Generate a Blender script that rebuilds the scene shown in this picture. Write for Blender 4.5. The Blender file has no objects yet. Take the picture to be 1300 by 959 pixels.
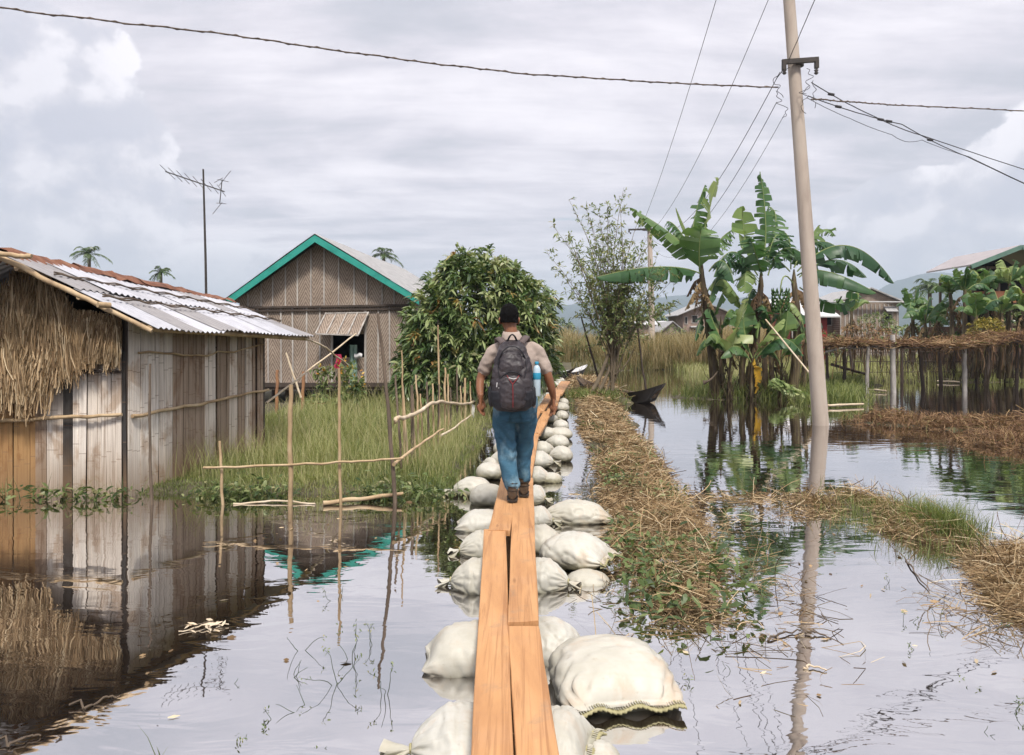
import bpy, math, random
import numpy as np
from mathutils import Vector, Matrix, noise as mnoise
R = math.radians
rng = np.random.default_rng(7)
random.seed(7)
sc = bpy.context.scene
COL = sc.collection

# ------------------------------------------------------------------ camera
CAM_H, FOC = 1.77, 1000.0          # eye height (m) and focal length in photograph pixels (1300 wide)
cam_d = bpy.data.cameras.new('camera'); cam = bpy.data.objects.new('camera', cam_d); COL.objects.link(cam)
cam.location = (0, 0, CAM_H); cam.rotation_euler = (R(90), 0, 0)
cam_d.sensor_width = 36; cam_d.lens = 36 * FOC / 1300
cam_d.shift_y = -(479.5 - 425) / 1300
cam_d.clip_start = .05; cam_d.clip_end = 20000
sc.camera = cam

# ------------------------------------------------------------------ render / exposure
sc.view_settings.view_transform = 'Standard'; sc.view_settings.look = 'None'
sc.view_settings.exposure = 0.68; sc.view_settings.gamma = 1; sc.view_settings.use_curve_mapping = False
sc.render.engine = 'CYCLES'
cy = sc.cycles
cy.use_denoising = True
try: cy.denoiser = 'OPENIMAGEDENOISE'
except Exception: pass
cy.max_bounces = 5; cy.diffuse_bounces = 2; cy.glossy_bounces = 3; cy.transmission_bounces = 3; cy.volume_bounces = 0
cy.transparent_max_bounces = 6
cy.use_adaptive_sampling = True; cy.adaptive_threshold = 0.02
cy.sample_clamp_indirect = 6; cy.caustics_reflective = False; cy.caustics_refractive = False

# ------------------------------------------------------------------ node expression helper
class NT:
    def __init__(s, tree): s.t = tree; s.n = tree.nodes; s.l = tree.links
    def node(s, typ, **kw):
        n = s.n.new(typ)
        for k, v in kw.items(): setattr(n, k, v)
        return n
    def put(s, inp, v):
        if hasattr(v, 'node'): s.l.new(v, inp)
        elif v is not None: inp.default_value = v
    def m(s, op, a, b=None, c=None, clamp=False):
        n = s.node('ShaderNodeMath', operation=op, use_clamp=clamp)
        s.put(n.inputs[0], a)
        if b is not None: s.put(n.inputs[1], b)
        if c is not None: s.put(n.inputs[2], c)
        return n.outputs[0]
    def vm(s, op, a, b=None):
        n = s.node('ShaderNodeVectorMath', operation=op)
        s.put(n.inputs[0], a)
        if b is not None: s.put(n.inputs[1], b)
        return n.outputs[0]
    def sep(s, v):
        n = s.node('ShaderNodeSeparateXYZ'); s.put(n.inputs[0], v); return n.outputs
    def comb(s, x, y, z):
        n = s.node('ShaderNodeCombineXYZ')
        for i, v in enumerate((x, y, z)): s.put(n.inputs[i], v)
        return n.outputs[0]
    def noise(s, vec, scale, detail=4, rough=.55, dist=0, col=False):
        n = s.node('ShaderNodeTexNoise'); s.put(n.inputs['Vector'], vec)
        n.inputs['Scale'].default_value = scale; n.inputs['Detail'].default_value = detail
        n.inputs['Roughness'].default_value = rough; n.inputs['Distortion'].default_value = dist
        return n.outputs['Color' if col else 'Fac']
    def mr(s, v, a, b, c=0., d=1., smooth=True):
        n = s.node('ShaderNodeMapRange'); n.interpolation_type = 'SMOOTHSTEP' if smooth else 'LINEAR'
        s.put(n.inputs[0], v)
        for i, q in enumerate((a, b, c, d)): s.put(n.inputs[i+1], q)
        return n.outputs[0]
    def mix(s, f, a, b, mode='MIX'):
        n = s.node('ShaderNodeMix', data_type='RGBA', blend_type=mode)
        s.put(n.inputs[0], f)
        for i, q in ((6, a), (7, b)):
            if isinstance(q, tuple) and len(q) == 3: q = (*q, 1)
            s.put(n.inputs[i], q)
        return n.outputs[2]
    def ramp(s, f, stops):
        n = s.node('ShaderNodeValToRGB'); s.put(n.inputs[0], f); e = n.color_ramp.elements
        while len(e) < len(stops): e.new(.5)
        for el, (p, c) in zip(e, stops): el.position = p; el.color = (*c, 1)
        return n.outputs[0]

# ------------------------------------------------------------------ world: Nishita sky behind a layer of cloud
SUN_EL, SUN_AZ = 56, 168   # azimuth clockwise from +Y
w = bpy.data.worlds.new('World'); sc.world = w; w.use_nodes = True
t = NT(w.node_tree); w.node_tree.nodes.clear()
sky = t.node('ShaderNodeTexSky'); sky.sky_type = 'NISHITA'; sky.sun_disc = False
sky.sun_elevation = R(SUN_EL); sky.sun_rotation = R(SUN_AZ); sky.air_density = 1.2; sky.dust_density = 2.0
d = t.node('ShaderNodeTexCoord').outputs['Generated']
dx, dy, dz = t.sep(d)
az_ = t.m('ABSOLUTE', dz)
den = t.m('ADD', az_, .10)
flat = t.comb(t.m('DIVIDE', dx, den), t.m('DIVIDE', dy, den), 0)
n1 = t.noise(flat, .55, 9, .62, .5)
n2 = t.noise(t.vm('MULTIPLY', flat, (.6, 1.7, 1)), 1.7, 8, .6, .3)
lay = t.m('ADD', t.m('MULTIPLY', n1, .6), t.m('MULTIPLY', n2, .4))
br = t.mr(lay, .37, .62, .0, 1.)
base = t.ramp(br, [(0, (4.0, 4.05, 4.55)), (.45, (5.35, 5.15, 5.65)), (1, (7.0, 6.7, 7.1))])
# a few gaps where the blue-green sky shows
gap = t.mr(t.noise(t.vm('MULTIPLY', flat, (.55, 1.9, 1)), 1.05, 7, .62, .6), .655, .74)
skyc = t.mix(1., sky.outputs[0], (.62, .78, .8), 'MULTIPLY')
base = t.mix(t.m('MULTIPLY', gap, .75), base, skyc)
# heaped cumulus low over the horizon
el = t.m('ARCSINE', az_); az = t.m('ARCTAN2', dx, dy)
ae = t.comb(az, t.m('MULTIPLY', el, 1.15), .3)
wp = t.noise(ae, 5., 6, .6, 0, True)
def puff(v):
    n_ = t.node('ShaderNodeTexVoronoi'); n_.feature = 'F1'; n_.inputs['Scale'].default_value = 9.; n_.inputs['Detail'].default_value = 2.; n_.inputs['Roughness'].default_value = .5
    n_.normalize = True
    t.put(n_.inputs['Vector'], t.vm('ADD', v, t.vm('MULTIPLY', wp, (.12, .12, .12))))
    return t.m('ADD', t.m('MULTIPLY', t.m('SUBTRACT', 1., t.m('MULTIPLY', n_.outputs['Distance'], 1.5)), .36), t.m('MULTIPLY', t.noise(v, 6., 9, .62, 0), .64))
cn = puff(ae)
cn2 = puff(t.vm('ADD', ae, (.016, -.028, 0)))
def blob(a0, e0, ra, re):
    u = t.m('DIVIDE', t.m('SUBTRACT', az, R(a0)), R(ra)); v = t.m('DIVIDE', t.m('SUBTRACT', el, R(e0)), R(re))
    return t.m('SUBTRACT', 1., t.m('ADD', t.m('MULTIPLY', u, u), t.m('MULTIPLY', v, v)))
mk = blob(-35, 10, 12, 11)
for q in ((-31, 5.5, 7, 5.5), (-20, 3.4, 7, 2.6), (-10, 2, 5, 2), (28, 6, 9, 4.5), (38, 6, 10, 8), (60, 5, 20, 8), (-70, 6, 25, 10), (120, 8, 40, 9), (-130, 8, 40, 9)):
    mk = t.m('MAXIMUM', mk, blob(*q))
edge = t.m('ADD', mk, t.m('MULTIPLY', t.m('SUBTRACT', cn, .46), 2.0))
cm = t.mr(edge, -.01, .10)
relief = t.mr(t.m('SUBTRACT', cn, cn2), -.075, .085)
shade = t.m('ADD', t.m('MULTIPLY', relief, .75), t.m('MULTIPLY', t.mr(edge, 0., .9, 1., 0.), .25))
cc = t.ramp(shade, [(0, (4.3, 4.35, 5.0)), (.5, (5.3, 5.2, 5.7)), (1, (7.3, 7.05, 7.4))])
base = t.mix(t.m('MULTIPLY', cm, .92), base, cc)
# pale band on the horizon, brighter cloud overhead
hz = t.mr(el, 0., R(9), 1., 0.)
base = t.mix(t.m('MULTIPLY', hz, .45), base, (6.3, 6.05, 6.3))
up = t.mr(dz, .30, .85, 1., 1.30)
base = t.vm('SCALE', base); base.node.inputs['Scale'].default_value = 1
t.put(base.node.inputs['Scale'], up)
bg = t.node('ShaderNodeBackground'); t.put(bg.inputs[0], base); bg.inputs[1].default_value = .1
out = t.node('ShaderNodeOutputWorld'); t.l.new(bg.outputs[0], out.inputs[0])
try: w.cycles.sampling_method = 'MANUAL'; w.cycles.sample_map_resolution = 512
except Exception: pass

sd = bpy.data.lights.new('sun', 'SUN'); sd.energy = 2.7; sd.angle = R(10); sd.color = (1, .94, .86)
so = bpy.data.objects.new('sun', sd); COL.objects.link(so)
a, e_ = R(SUN_AZ), R(SUN_EL)
so.rotation_euler = (-Vector((math.sin(a)*math.cos(e_), math.cos(a)*math.cos(e_), math.sin(e_)))).to_track_quat('-Z', 'Y').to_euler()

# ------------------------------------------------------------------ helpers
def P(px, py, Y): return np.array(((px-650)/FOC*Y, Y, CAM_H-(py-425)/FOC*Y))
def W(px, py, z=0.): return P(px, py, (CAM_H-z)*FOC/(py-425))
def nz(x, y, z=0., s=1.): return mnoise.noise(Vector((x*s, y*s, z*s)))

class Geo:
    def __init__(s): s.V = []; s.F = []; s.R = []; s.S = []; s.n = 0
    def add(s, V, F, r=0., smooth=False):
        V = np.asarray(V, float).reshape(-1, 3); F = np.asarray(F, int)
        if len(F) == 0: return s
        s.V.append(V); s.F.append(F + s.n); s.n += len(V)
        rr = np.full(len(F), r) if np.isscalar(r) else np.asarray(r, float)
        s.R.append(rr); s.S.append(np.full(len(F), smooth)); return s
    def box(s, c, size, rot=None, r=0., taper=1.):
        hx, hy, hz_ = np.array(size)/2
        V = np.array([(x*hx*(taper if z > 0 else 1), y*hy*(taper if z > 0 else 1), z*hz_) for z in (-1, 1) for x, y in ((-1, -1), (1, -1), (1, 1), (-1, 1))])
        if rot is not None: V = V @ np.array(rot.to_3x3()).T
        return s.add(V+np.array(c), [(3, 2, 1, 0), (4, 5, 6, 7), (0, 1, 5, 4), (1, 2, 6, 5), (2, 3, 7, 6), (3, 0, 4, 7)], r)
    def beam(s, a, b, wd, th, r=0., up=(0, 0, 1)):
        a = np.array(a, float); b = np.array(b, float); d = b-a; L = np.linalg.norm(d); d = d/L
        u = np.cross(np.array(up, float), d)
        if np.linalg.norm(u) < 1e-3: u = np.cross((1., 0, 0), d)
        u /= np.linalg.norm(u); v = np.cross(d, u)
        V = [p + u*x*wd/2 + v*y*th/2 for p in (a, b) for x, y in ((-1, -1), (1, -1), (1, 1), (-1, 1))]
        return s.add(V, [(3, 2, 1, 0), (4, 5, 6, 7), (0, 1, 5, 4), (1, 2, 6, 5), (2, 3, 7, 6), (3, 0, 4, 7)], r)
    def rings(s, Rg, r=0., smooth=True, cap=True):
        Rg = np.asarray(Rg, float); m, n = Rg.shape[:2]
        i = np.arange(m-1)[:, None]; j = np.arange(n)[None]; k = (j+1) % n
        F = np.stack([i*n+j, i*n+k, (i+1)*n+k, (i+1)*n+j], -1).reshape(-1, 4)
        s.add(Rg.reshape(-1, 3), F, r, smooth)
        if cap:
            for q, rev in ((0, True), (m-1, False)):
                c = Rg[q].mean(0); V = np.vstack([Rg[q], c]); a_ = np.arange(n); b_ = (a_+1) % n; cc_ = np.full(n, n)
                T = np.stack([b_, a_, cc_] if rev else [a_, b_, cc_], -1)
                s.add(V, T, r, smooth)
        return s
    def tube(s, pts, rad, n=8, r=0., smooth=True, cap=True, flat=1.):
        pts = np.asarray(pts, float); m = len(pts)
        rad = np.broadcast_to(np.asarray(rad, float), (m,))
        T = np.gradient(pts, axis=0); T /= np.linalg.norm(T, axis=1)[:, None]+1e-9
        ref = np.array((0, 0, 1.)) if abs(T[:, 2]).mean() < .8 else np.array((1., 0, 0))
        out_ = []
        for p, tt, q in zip(pts, T, rad):
            u = np.cross(ref, tt); u /= np.linalg.norm(u)+1e-9; v = np.cross(tt, u)
            a_ = np.linspace(0, 2*np.pi, n, endpoint=False)
            out_.append(p + q*(np.cos(a_)[:, None]*u + flat*np.sin(a_)[:, None]*v))
        return s.rings(out_, r, smooth, cap)
    def sheet(s, G, r=0., smooth=True):
        G = np.asarray(G, float); m, n = G.shape[:2]
        i = np.arange(m-1)[:, None]; j = np.arange(n-1)[None]
        F = np.stack([i*n+j, i*n+j+1, (i+1)*n+j+1, (i+1)*n+j], -1).reshape(-1, 4)
        return s.add(G.reshape(-1, 3), F, r, smooth)
    def strips(s, Pn, r=None):
        """Pn: (N, K, 2, 3) ribbons"""
        N, K = Pn.shape[:2]
        base = (np.arange(N)*K*2)[:, None, None]; k = np.arange(K-1)[None, :, None]*2
        F = base + k + np.array((0, 1, 3, 2))[None, None]
        if r is None: r = rng.random(N)
        return s.add(Pn.reshape(-1, 3), F.reshape(-1, 4), np.repeat(r, K-1))
    def build(s, name, mat, parent=None, origin=None, M=None):
        me = bpy.data.meshes.new(name)
        V = np.vstack(s.V); o = np.zeros(3)
        if M is not None: V = V @ np.array(M.to_3x3()).T + np.array(M.translation)
        if origin is not None: o = np.array(origin, float)
        V = V - o
        me.vertices.add(len(V)); me.vertices.foreach_set('co', V.ravel())
        lens = np.concatenate([np.full(len(f), f.shape[1]) for f in s.F]); loops = np.concatenate([f.ravel() for f in s.F])
        me.loops.add(len(loops)); me.loops.foreach_set('vertex_index', loops)
        me.polygons.add(len(lens)); me.polygons.foreach_set('loop_start', np.concatenate([[0], np.cumsum(lens)[:-1]]))
        me.update(calc_edges=True); 
        me.polygons.foreach_set('use_smooth', np.concatenate(s.S))
        at = me.attributes.new('rnd', 'FLOAT', 'FACE'); at.data.foreach_set('value', np.concatenate(s.R))
        me.validate()
        ms = mat if isinstance(mat, (list, tuple)) else [mat]
        for q in ms: me.materials.append(q)
        ob = bpy.data.objects.new(name, me); COL.objects.link(ob)
        ob.location = o
        if parent is not None:
            ob.parent = parent; ob.matrix_parent_inverse = Matrix.Identity(4)
            ob.location = Vector(o) - Vector(PLOC[parent.name]) if parent.name in PLOC else o
            PLOC[ob.name] = tuple(o)
        else: PLOC[ob.name] = tuple(o)
        return ob
PLOC = {}
def tag(o, label=None, cat=None, group=None, kind=None):
    if label: o['label'] = label
    if cat: o['category'] = cat
    if group: o['group'] = group
    if kind: o['kind'] = kind
    return o
def thing(name, label, cat, loc=(0, 0, 0), group=None):
    o = bpy.data.objects.new(name, None); COL.objects.link(o); o.empty_display_size = .1
    o.location = Vector(loc); PLOC[o.name] = tuple(loc)
    return tag(o, label, cat, group)
def copy_tree(o, parent=None):
    c = o.copy(); COL.objects.link(c)
    if parent is not None: c.parent = parent
    for ch in list(o.children): copy_tree(ch, c)
    return c

def bez(p0, p1, p2, n=16):
    tt = np.linspace(0, 1, n)[:, None]; p0, p1, p2 = (np.array(q, float) for q in (p0, p1, p2))
    return (1-tt)**2*p0 + 2*tt*(1-tt)*p1 + tt**2*p2
def through(p0, pm, p2, n=16):
    p0, pm, p2 = (np.array(q, float) for q in (p0, pm, p2))
    return bez(p0, 2*pm-(p0+p2)/2, p2, n)
def unit(v): v = np.asarray(v, float); return v/(np.linalg.norm(v, axis=-1, keepdims=True)+1e-9)

def blades(base, h, wd, lean, curl=.5, K=4):
    """upright grass blades"""
    N = len(base); ang = rng.random(N)*2*np.pi
    dv = np.stack([np.cos(ang), np.sin(ang), np.zeros(N)], -1)
    sd_ = np.stack([-np.sin(ang+rng.normal(0, .6, N)), np.cos(ang), np.zeros(N)], -1)
    T = np.linspace(0, 1, K); out_ = np.zeros((N, K, 2, 3))
    ln = lean*(.3+rng.random(N)*1.4)
    for i, q in enumerate(T):
        c = base + dv*(h*ln*(q**1.8))[:, None] + np.array((0, 0, 1.))*(h*(q-curl*.3*ln*q**3))[:, None]
        ww = wd*(1-q**2*.92)
        out_[:, i, 0] = c - sd_*(ww/2)[:, None]; out_[:, i, 1] = c + sd_*(ww/2)[:, None]
    return out_
def leaves(c, d, L, wd, droop=.3, K=3, fold=None):
    """leaves from points c along directions d"""
    N = len(c); d = unit(d); L = np.broadcast_to(L, (N,)); wd = np.broadcast_to(wd, (N,))
    rnd = rng.normal(size=(N, 3))*.5 + np.array((0, 0, 1.)); s_ = unit(np.cross(d, rnd))
    T = np.linspace(0, 1, K); prof = {3: (.35, 1, .08), 4: (.3, 1, .85, .06), 5: (.25, .85, 1, .7, .05)}[K]
    out_ = np.zeros((N, K, 2, 3))
    for i, q in enumerate(T):
        p = c + d*(L*q)[:, None] - np.array((0, 0, 1.))*(L*droop*q*q)[:, None]
        ww = wd*prof[i]/2
        out_[:, i, 0] = p - s_*ww[:, None]; out_[:, i, 1] = p + s_*ww[:, None]
    return out_
def straws(c, d, L, wd, K=4, bend=.25):
    N = len(c); d = unit(d); b = rng.normal(size=(N, 3))*np.array((1, 1, .5)); s_ = unit(np.cross(d, rng.normal(size=(N, 3))))
    T = np.linspace(-.5, .5, K); out_ = np.zeros((N, K, 2, 3))
    for i, q in enumerate(T):
        p = c + d*(L*q)[:, None] + b*(L*bend*(.25-q*q))[:, None]
        out_[:, i, 0] = p - s_*(wd/2)[:, None]; out_[:, i, 1] = p + s_*(wd/2)[:, None]
    return out_

# ------------------------------------------------------------------ materials
MATS = {}
def mat(name, c1, c2=None, scale=6., rough=.75, bump=.25, stretch=(1, 1, 1), rnd=None, metal=0., spec=.3, detail=6,
        trans=0., bumpdist=.01, c3=None, stain=None, stainscale=1.2, extra=None):
    """noise-varied material; rnd: ramp stops over the per-face 'rnd' attribute, multiplied by the noise"""
    m = bpy.data.materials.new(name); m.use_nodes = True; t = NT(m.node_tree); t.n.clear()
    oc = t.node('ShaderNodeTexCoord').outputs['Object']
    v = t.vm('MULTIPLY', oc, stretch)
    n = t.noise(v, scale, detail, .6, .2)
    c2 = c2 or tuple(x*.6 for x in c1)
    stops = [(.3, c2), (.7, c1)] if c3 is None else [(.25, c2), (.5, c1), (.75, c3)]
    c = t.ramp(n, stops)
    if rnd:
        at = t.node('ShaderNodeAttribute'); at.attribute_name = 'rnd'
        rc = t.ramp(at.outputs['Fac'], rnd)
        c = t.mix(1., rc, t.mix(.6, (1, 1, 1), c), 'MULTIPLY')
    if stain:
        sn = t.noise(oc, stainscale, 5, .6, .5)
        c = t.mix(t.mr(sn, .5, .68), c, stain)
    if extra: c = extra(t, c, oc)
    b = t.node('ShaderNodeBsdfPrincipled'); t.put(b.inputs['Base Color'], c)
    t.put(b.inputs['Roughness'], t.mr(n, .2, .8, max(.02, rough-.12), min(1, rough+.12), False)); b.inputs['Metallic'].default_value = metal
    b.inputs['Specular IOR Level'].default_value = spec
    if bump:
        bp = t.node('ShaderNodeBump'); bp.inputs['Strength'].default_value = min(1, bump); bp.inputs['Distance'].default_value = bumpdist
        t.put(bp.inputs['Height'], n); t.l.new(bp.outputs[0], b.inputs['Normal'])
    o = t.node('ShaderNodeOutputMaterial'); sh = b.outputs[0]
    if trans:
        tr = t.node('ShaderNodeBsdfTranslucent'); t.put(tr.inputs[0], t.mix(1., c, (1.3, 1.35, .8), 'MULTIPLY'))
        mx = t.node('ShaderNodeMixShader'); mx.inputs[0].default_value = trans
        t.l.new(sh, mx.inputs[1]); t.l.new(tr.outputs[0], mx.inputs[2]); sh = mx.outputs[0]
    t.l.new(sh, o.inputs[0]); MATS[name] = m
    return m
W1 = (1, 1, 1)
def leafmat(name, stops, rough=.45, trans=.3, spec=.4, scale=3.): return mat(name, (1, 1, 1), (.6, .62, .6), scale, rough, 0, rnd=stops, trans=trans, spec=spec, detail=3)

M_soil = mat('wet_soil', (.10, .085, .055), (.045, .05, .025), 3, .9, .6, c3=(.12, .12, .05))
M_grass = leafmat('grass_blades', [(0, (.09, .13, .035)), (.3, (.20, .25, .075)), (.65, (.35, .37, .14)), (.9, (.48, .45, .23)), (1, (.58, .5, .3))], .55, .35)
M_reed = leafmat('reed_blades', [(0, (.10, .13, .04)), (.35, (.26, .22, .10)), (.75, (.42, .31, .16)), (1, (.52, .42, .25))], .7, .3)
M_straw = leafmat('dried_straw', [(0, (.08, .05, .03)), (.25, (.24, .155, .08)), (.6, (.44, .30, .165)), (.9, (.64, .48, .29)), (1, (.78, .66, .46))], .75, .1, .2)
M_brown = leafmat('brown_weeds', [(0, (.07, .04, .03)), (.4, (.23, .13, .075)), (.8, (.38, .24, .13)), (.97, (.42, .30, .16)), (1, (.2, .26, .08))], .8, .15, .2)
M_mango = leafmat('mango_leaves', [(0, (.04, .08, .028)), (.3, (.10, .165, .055)), (.6, (.21, .28, .10)), (.85, (.40, .45, .21)), (.955, (.38, .38, .2)), (.985, (.40, .34, .12)), (1, (.42, .20, .07))], .3, .2, .6)
M_shrub = leafmat('shrub_leaves', [(0, (.05, .085, .03)), (.4, (.14, .20, .065)), (.8, (.29, .34, .14)), (1, (.42, .38, .2))], .5, .3)
M_banana = leafmat('banana_leaf', [(0, (.035, .10, .045)), (.3, (.085, .18, .065)), (.6, (.20, .30, .10)), (.85, (.38, .46, .18)), (1, (.54, .58, .28))], .38, .35, .45, 2.2)
M_deadleaf = leafmat('dead_banana_leaf', [(0, (.05, .03, .018)), (.5, (.17, .10, .05)), (1, (.38, .27, .14))], .8, .15)
M_yellow = leafmat('yellow_leaf', [(0, (.55, .30, .03)), (1, (.72, .46, .06))], .6, .3)
M_bstem = mat('banana_stem', (.085, .06, .035), (.022, .017, .013), 5, .7, .5, (3, 3, .35), c3=(.24, .21, .10))
M_rib = mat('banana_midrib', (.28, .33, .12), (.14, .2, .07), 3, .5, 0)
M_twig = mat('bush_stem', (.24, .19, .13), (.12, .095, .065), 9, .9, .3, (1, 1, .3))
M_bark = mat('bark', (.16, .12, .085), (.055, .042, .03), 9, .9, .6, (1, 1, .3))
M_bamboo = mat('bamboo_pole', (.46, .33, .19), (.20, .13, .075), 5, .6, .2, (1, 1, .5), c3=(.6, .48, .32))
M_bamboo_d = mat('weathered_pole', (.20, .15, .11), (.08, .06, .045), 7, .8, .4, (1, 1, .4))
M_bamboo_w = mat('peeled_bamboo', (.72, .62, .48), (.48, .36, .22), 7, .55, .15)
def split_extra(t, c, oc):
    x, y, z = t.sep(oc)
    v = t.comb(t.m('MULTIPLY', t.m('ADD', x, y), 60.), t.m('MULTIPLY', t.m('SUBTRACT', x, y), 60.), t.m('MULTIPLY', z, 1.2))
    st = t.noise(v, 1., 3, .6)
    c = t.mix(t.mr(st, .48, .68, 0., .7), c, (.45, .38, .33), 'MULTIPLY')
    c = t.mix(t.mr(st, .44, .30, 0., .9), c, (1.25, 1.25, 1.22), 'MULTIPLY')
    # dark nodes of the split bamboo
    at = t.node('ShaderNodeAttribute'); at.attribute_name = 'rnd'
    zz = t.m('FRACT', t.m('ADD', t.m('MULTIPLY', z, 2.3), t.m('MULTIPLY', at.outputs['Fac'], 7.3)))
    nd = t.mr(zz, .0, .035, .7, 0.)
    c = t.mix(nd, c, (.22, .14, .09))
    # weather stains
    s2 = t.noise(t.vm('MULTIPLY', oc, (1.5, 1.5, .8)), 2.2, 6, .65, .4)
    c = t.mix(t.mr(s2, .52, .64, 0., .75), c, (.62, .50, .40), 'MULTIPLY')
    # mud line above the water
    mud = t.m('MULTIPLY', t.mr(t.m('ADD', z, t.m('MULTIPLY', st, .2)), .15, .75, 1., 0.), .6)
    return t.mix(mud, c, (.23, .14, .075))
M_split = mat('split_bamboo_panel', (1, 1, 1), (.65, .62, .6), 5, .7, .4, (1, 1, .25),
              rnd=[(0, (.035, .034, .036)), (.17, (.06, .055, .05)), (.2, (.30, .23, .17)), (.42, (.44, .34, .26)), (.47, (.74, .66, .57)), (.93, (.90, .84, .76)), (.94, (.46, .26, .11)), (1, (.50, .30, .13))], extra=split_extra)
def corr(t, c, oc):
    n = t.noise(t.vm('MULTIPLY', oc, (.7, .7, .7)), 2.4, 6, .65, .3)
    return t.mix(t.mr(n, .58, .74, 0., .55), c, (.20, .15, .13))
M_tin = mat('corrugated_metal', (.9, .9, .92), (.62, .62, .65), 9, .42, .1, rnd=[(0, (.34, .32, .31)), (.25, (.42, .40, .39)), (.3, (.52, .52, .54)), (1, (.68, .68, .71))], metal=.25, spec=.6, extra=corr)
M_rust = mat('rusty_ridge_sheet', (.20, .085, .05), (.09, .045, .033), 7, .85, .3, c3=(.30, .17, .11))
M_oldtin = mat('old_grey_roofing', (.36, .355, .35), (.23, .225, .22), 5, .7, .2, c3=(.46, .45, .44))
M_thatch = leafmat('thatch_straw', [(0, (.16, .10, .055)), (.3, (.36, .24, .13)), (.7, (.56, .40, .24)), (1, (.75, .6, .4))], .8, .1, .2)
def weave(t, c, oc):
    x, y, z = t.sep(oc)
    k = 7.
    a_ = t.m('FRACT', t.m('MULTIPLY', x, 2.6)); tri = t.m('ABSOLUTE', t.m('SUBTRACT', a_, .5))
    s_ = t.m('FRACT', t.m('MULTIPLY', t.m('ADD', t.m('MULTIPLY', z, 1.3), tri), k))
    b_ = t.m('MULTIPLY', t.mr(t.m('ABSOLUTE', t.m('SUBTRACT', s_, .5)), .12, .3), .85)
    n_ = t.noise(oc, 38., 3, .6)
    c = t.mix(t.m('MULTIPLY', b_, t.mr(n_, .35, .6, .55, 1.)), c, t.mix(1., c, (.42, .38, .35), 'MULTIPLY'))
    return c
M_weave = mat('woven_bamboo_wall', (.36, .29, .235), (.25, .20, .16), 2.2, .85, .2, c3=(.42, .36, .30), extra=weave)
M_batten = mat('grey_batten', (.56, .53, .49), (.25, .22, .2), 8, .8, .2, (1, 1, .3))
M_green = mat('green_painted_board', (.03, .30, .24), (.02, .21, .17), 5, .55, .1, c3=(.05, .34, .28))
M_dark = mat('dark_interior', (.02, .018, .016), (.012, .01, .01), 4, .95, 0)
M_darkwood = mat('dark_timber', (.10, .075, .06), (.045, .035, .03), 6, .85, .3, (1, 1, .4))
def grain(t, c, oc):
    v = t.vm('MULTIPLY', oc, (26, .55, 8))
    g = t.noise(v, 1., 6, .65, 1.6)
    c = t.mix(t.mr(g, .48, .66, 0., .6), c, (.28, .13, .055))
    vo = t.node('ShaderNodeTexVoronoi'); vo.inputs['Scale'].default_value = 1.; t.put(vo.inputs['Vector'], t.vm('MULTIPLY', oc, (7, 1.5, 1)))
    c = t.mix(t.mr(vo.outputs['Distance'], .05, .13, .8, 0.), c, (.22, .10, .04))
    mudn = t.noise(oc, 3.6, 8, .7, .6)
    return t.mix(t.mr(mudn, .55, .70, 0., .5), c, (.26, .19, .13))
M_plank = mat('sawn_plank', (.52, .275, .12), (.38, .185, .08), 2.5, .65, .2, (3, .5, 3), c3=(.60, .34, .165), extra=grain, stain=(.5, .27, .13), stainscale=2.5)
def woven_bag(t, c, oc):
    oi = t.node('ShaderNodeObjectInfo').outputs['Random']
    c = t.mix(t.m('MULTIPLY', oi, .5), c, (.46, .43, .34))
    n = t.noise(oc, 3.2, 6, .65, .4)
    c = t.mix(t.mr(n, .46, .68, 0., .75), c, (.50, .37, .25))
    x, y, z = t.sep(oc)
    wv = t.m('MULTIPLY', t.m('SINE', t.m('MULTIPLY', x, 900.)), t.m('SINE', t.m('MULTIPLY', t.m('ADD', y, z), 900.)))
    c = t.mix(t.mr(wv, -.2, .9, 0., .28), c, (.38, .35, .26))
    band = t.m('SINE', t.m('ADD', t.m('MULTIPLY', t.m('ADD', y, t.m('MULTIPLY', z, .6)), 75.), t.m('MULTIPLY', n, 2.)))
    c = t.mix(t.mr(band, .75, 1., 0., .16), c, (.45, .42, .32))
    sp = t.noise(oc, 26., 6, .7)
    c = t.mix(t.mr(sp, .60, .74, 0., .6), c, (.30, .23, .14))
    n2 = t.noise(oc, 7., 5, .6)
    wet = t.mr(t.m('ADD', z, t.m('MULTIPLY', n2, .06)), 0.085, .19, .85, 0.)
    return t.mix(wet, c, (.22, .20, .10))
M_bag = mat('woven_plastic_bag', (.55, .54, .485), (.41, .395, .335), 4, .5, .35, c3=(.66, .655, .61), extra=woven_bag, bumpdist=.006, spec=.4, detail=9)
M_hem = mat('sewn_hem', (.46, .42, .24), (.3, .27, .14), 20, .8, .3)
M_conc = mat('concrete_pole', (.50, .42, .35), (.38, .31, .26), 5, .85, .2, (1, 1, .25), c3=(.56, .49, .42))
M_steel = mat('dark_steel', (.07, .06, .055), (.04, .035, .03), 9, .6, .1, metal=.3)
M_wire = mat('cable_sheath', (.05, .045, .045), (.03, .03, .03), 9, .6, 0)
M_boat = mat('tarred_boat_wood', (.04, .032, .028), (.018, .015, .014), 6, .55, .2)
M_boatin = mat('boat_inside_wood', (.30, .22, .15), (.14, .1, .07), 7, .75, .3)
M_white = mat('weathered_white_paint', (.66, .66, .66), (.48, .47, .46), 4, .6, .1)
M_red = mat('red_painted_boards', (.36, .045, .04), (.22, .03, .03), 3, .6, .1)
M_brick = mat('brick_house_wall', (.30, .22, .18), (.20, .14, .12), 3, .9, .2, c3=(.36, .28, .24))
M_pot = mat('terracotta_pot', (.38, .13, .06), (.26, .09, .045), 6, .8, .1)
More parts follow.
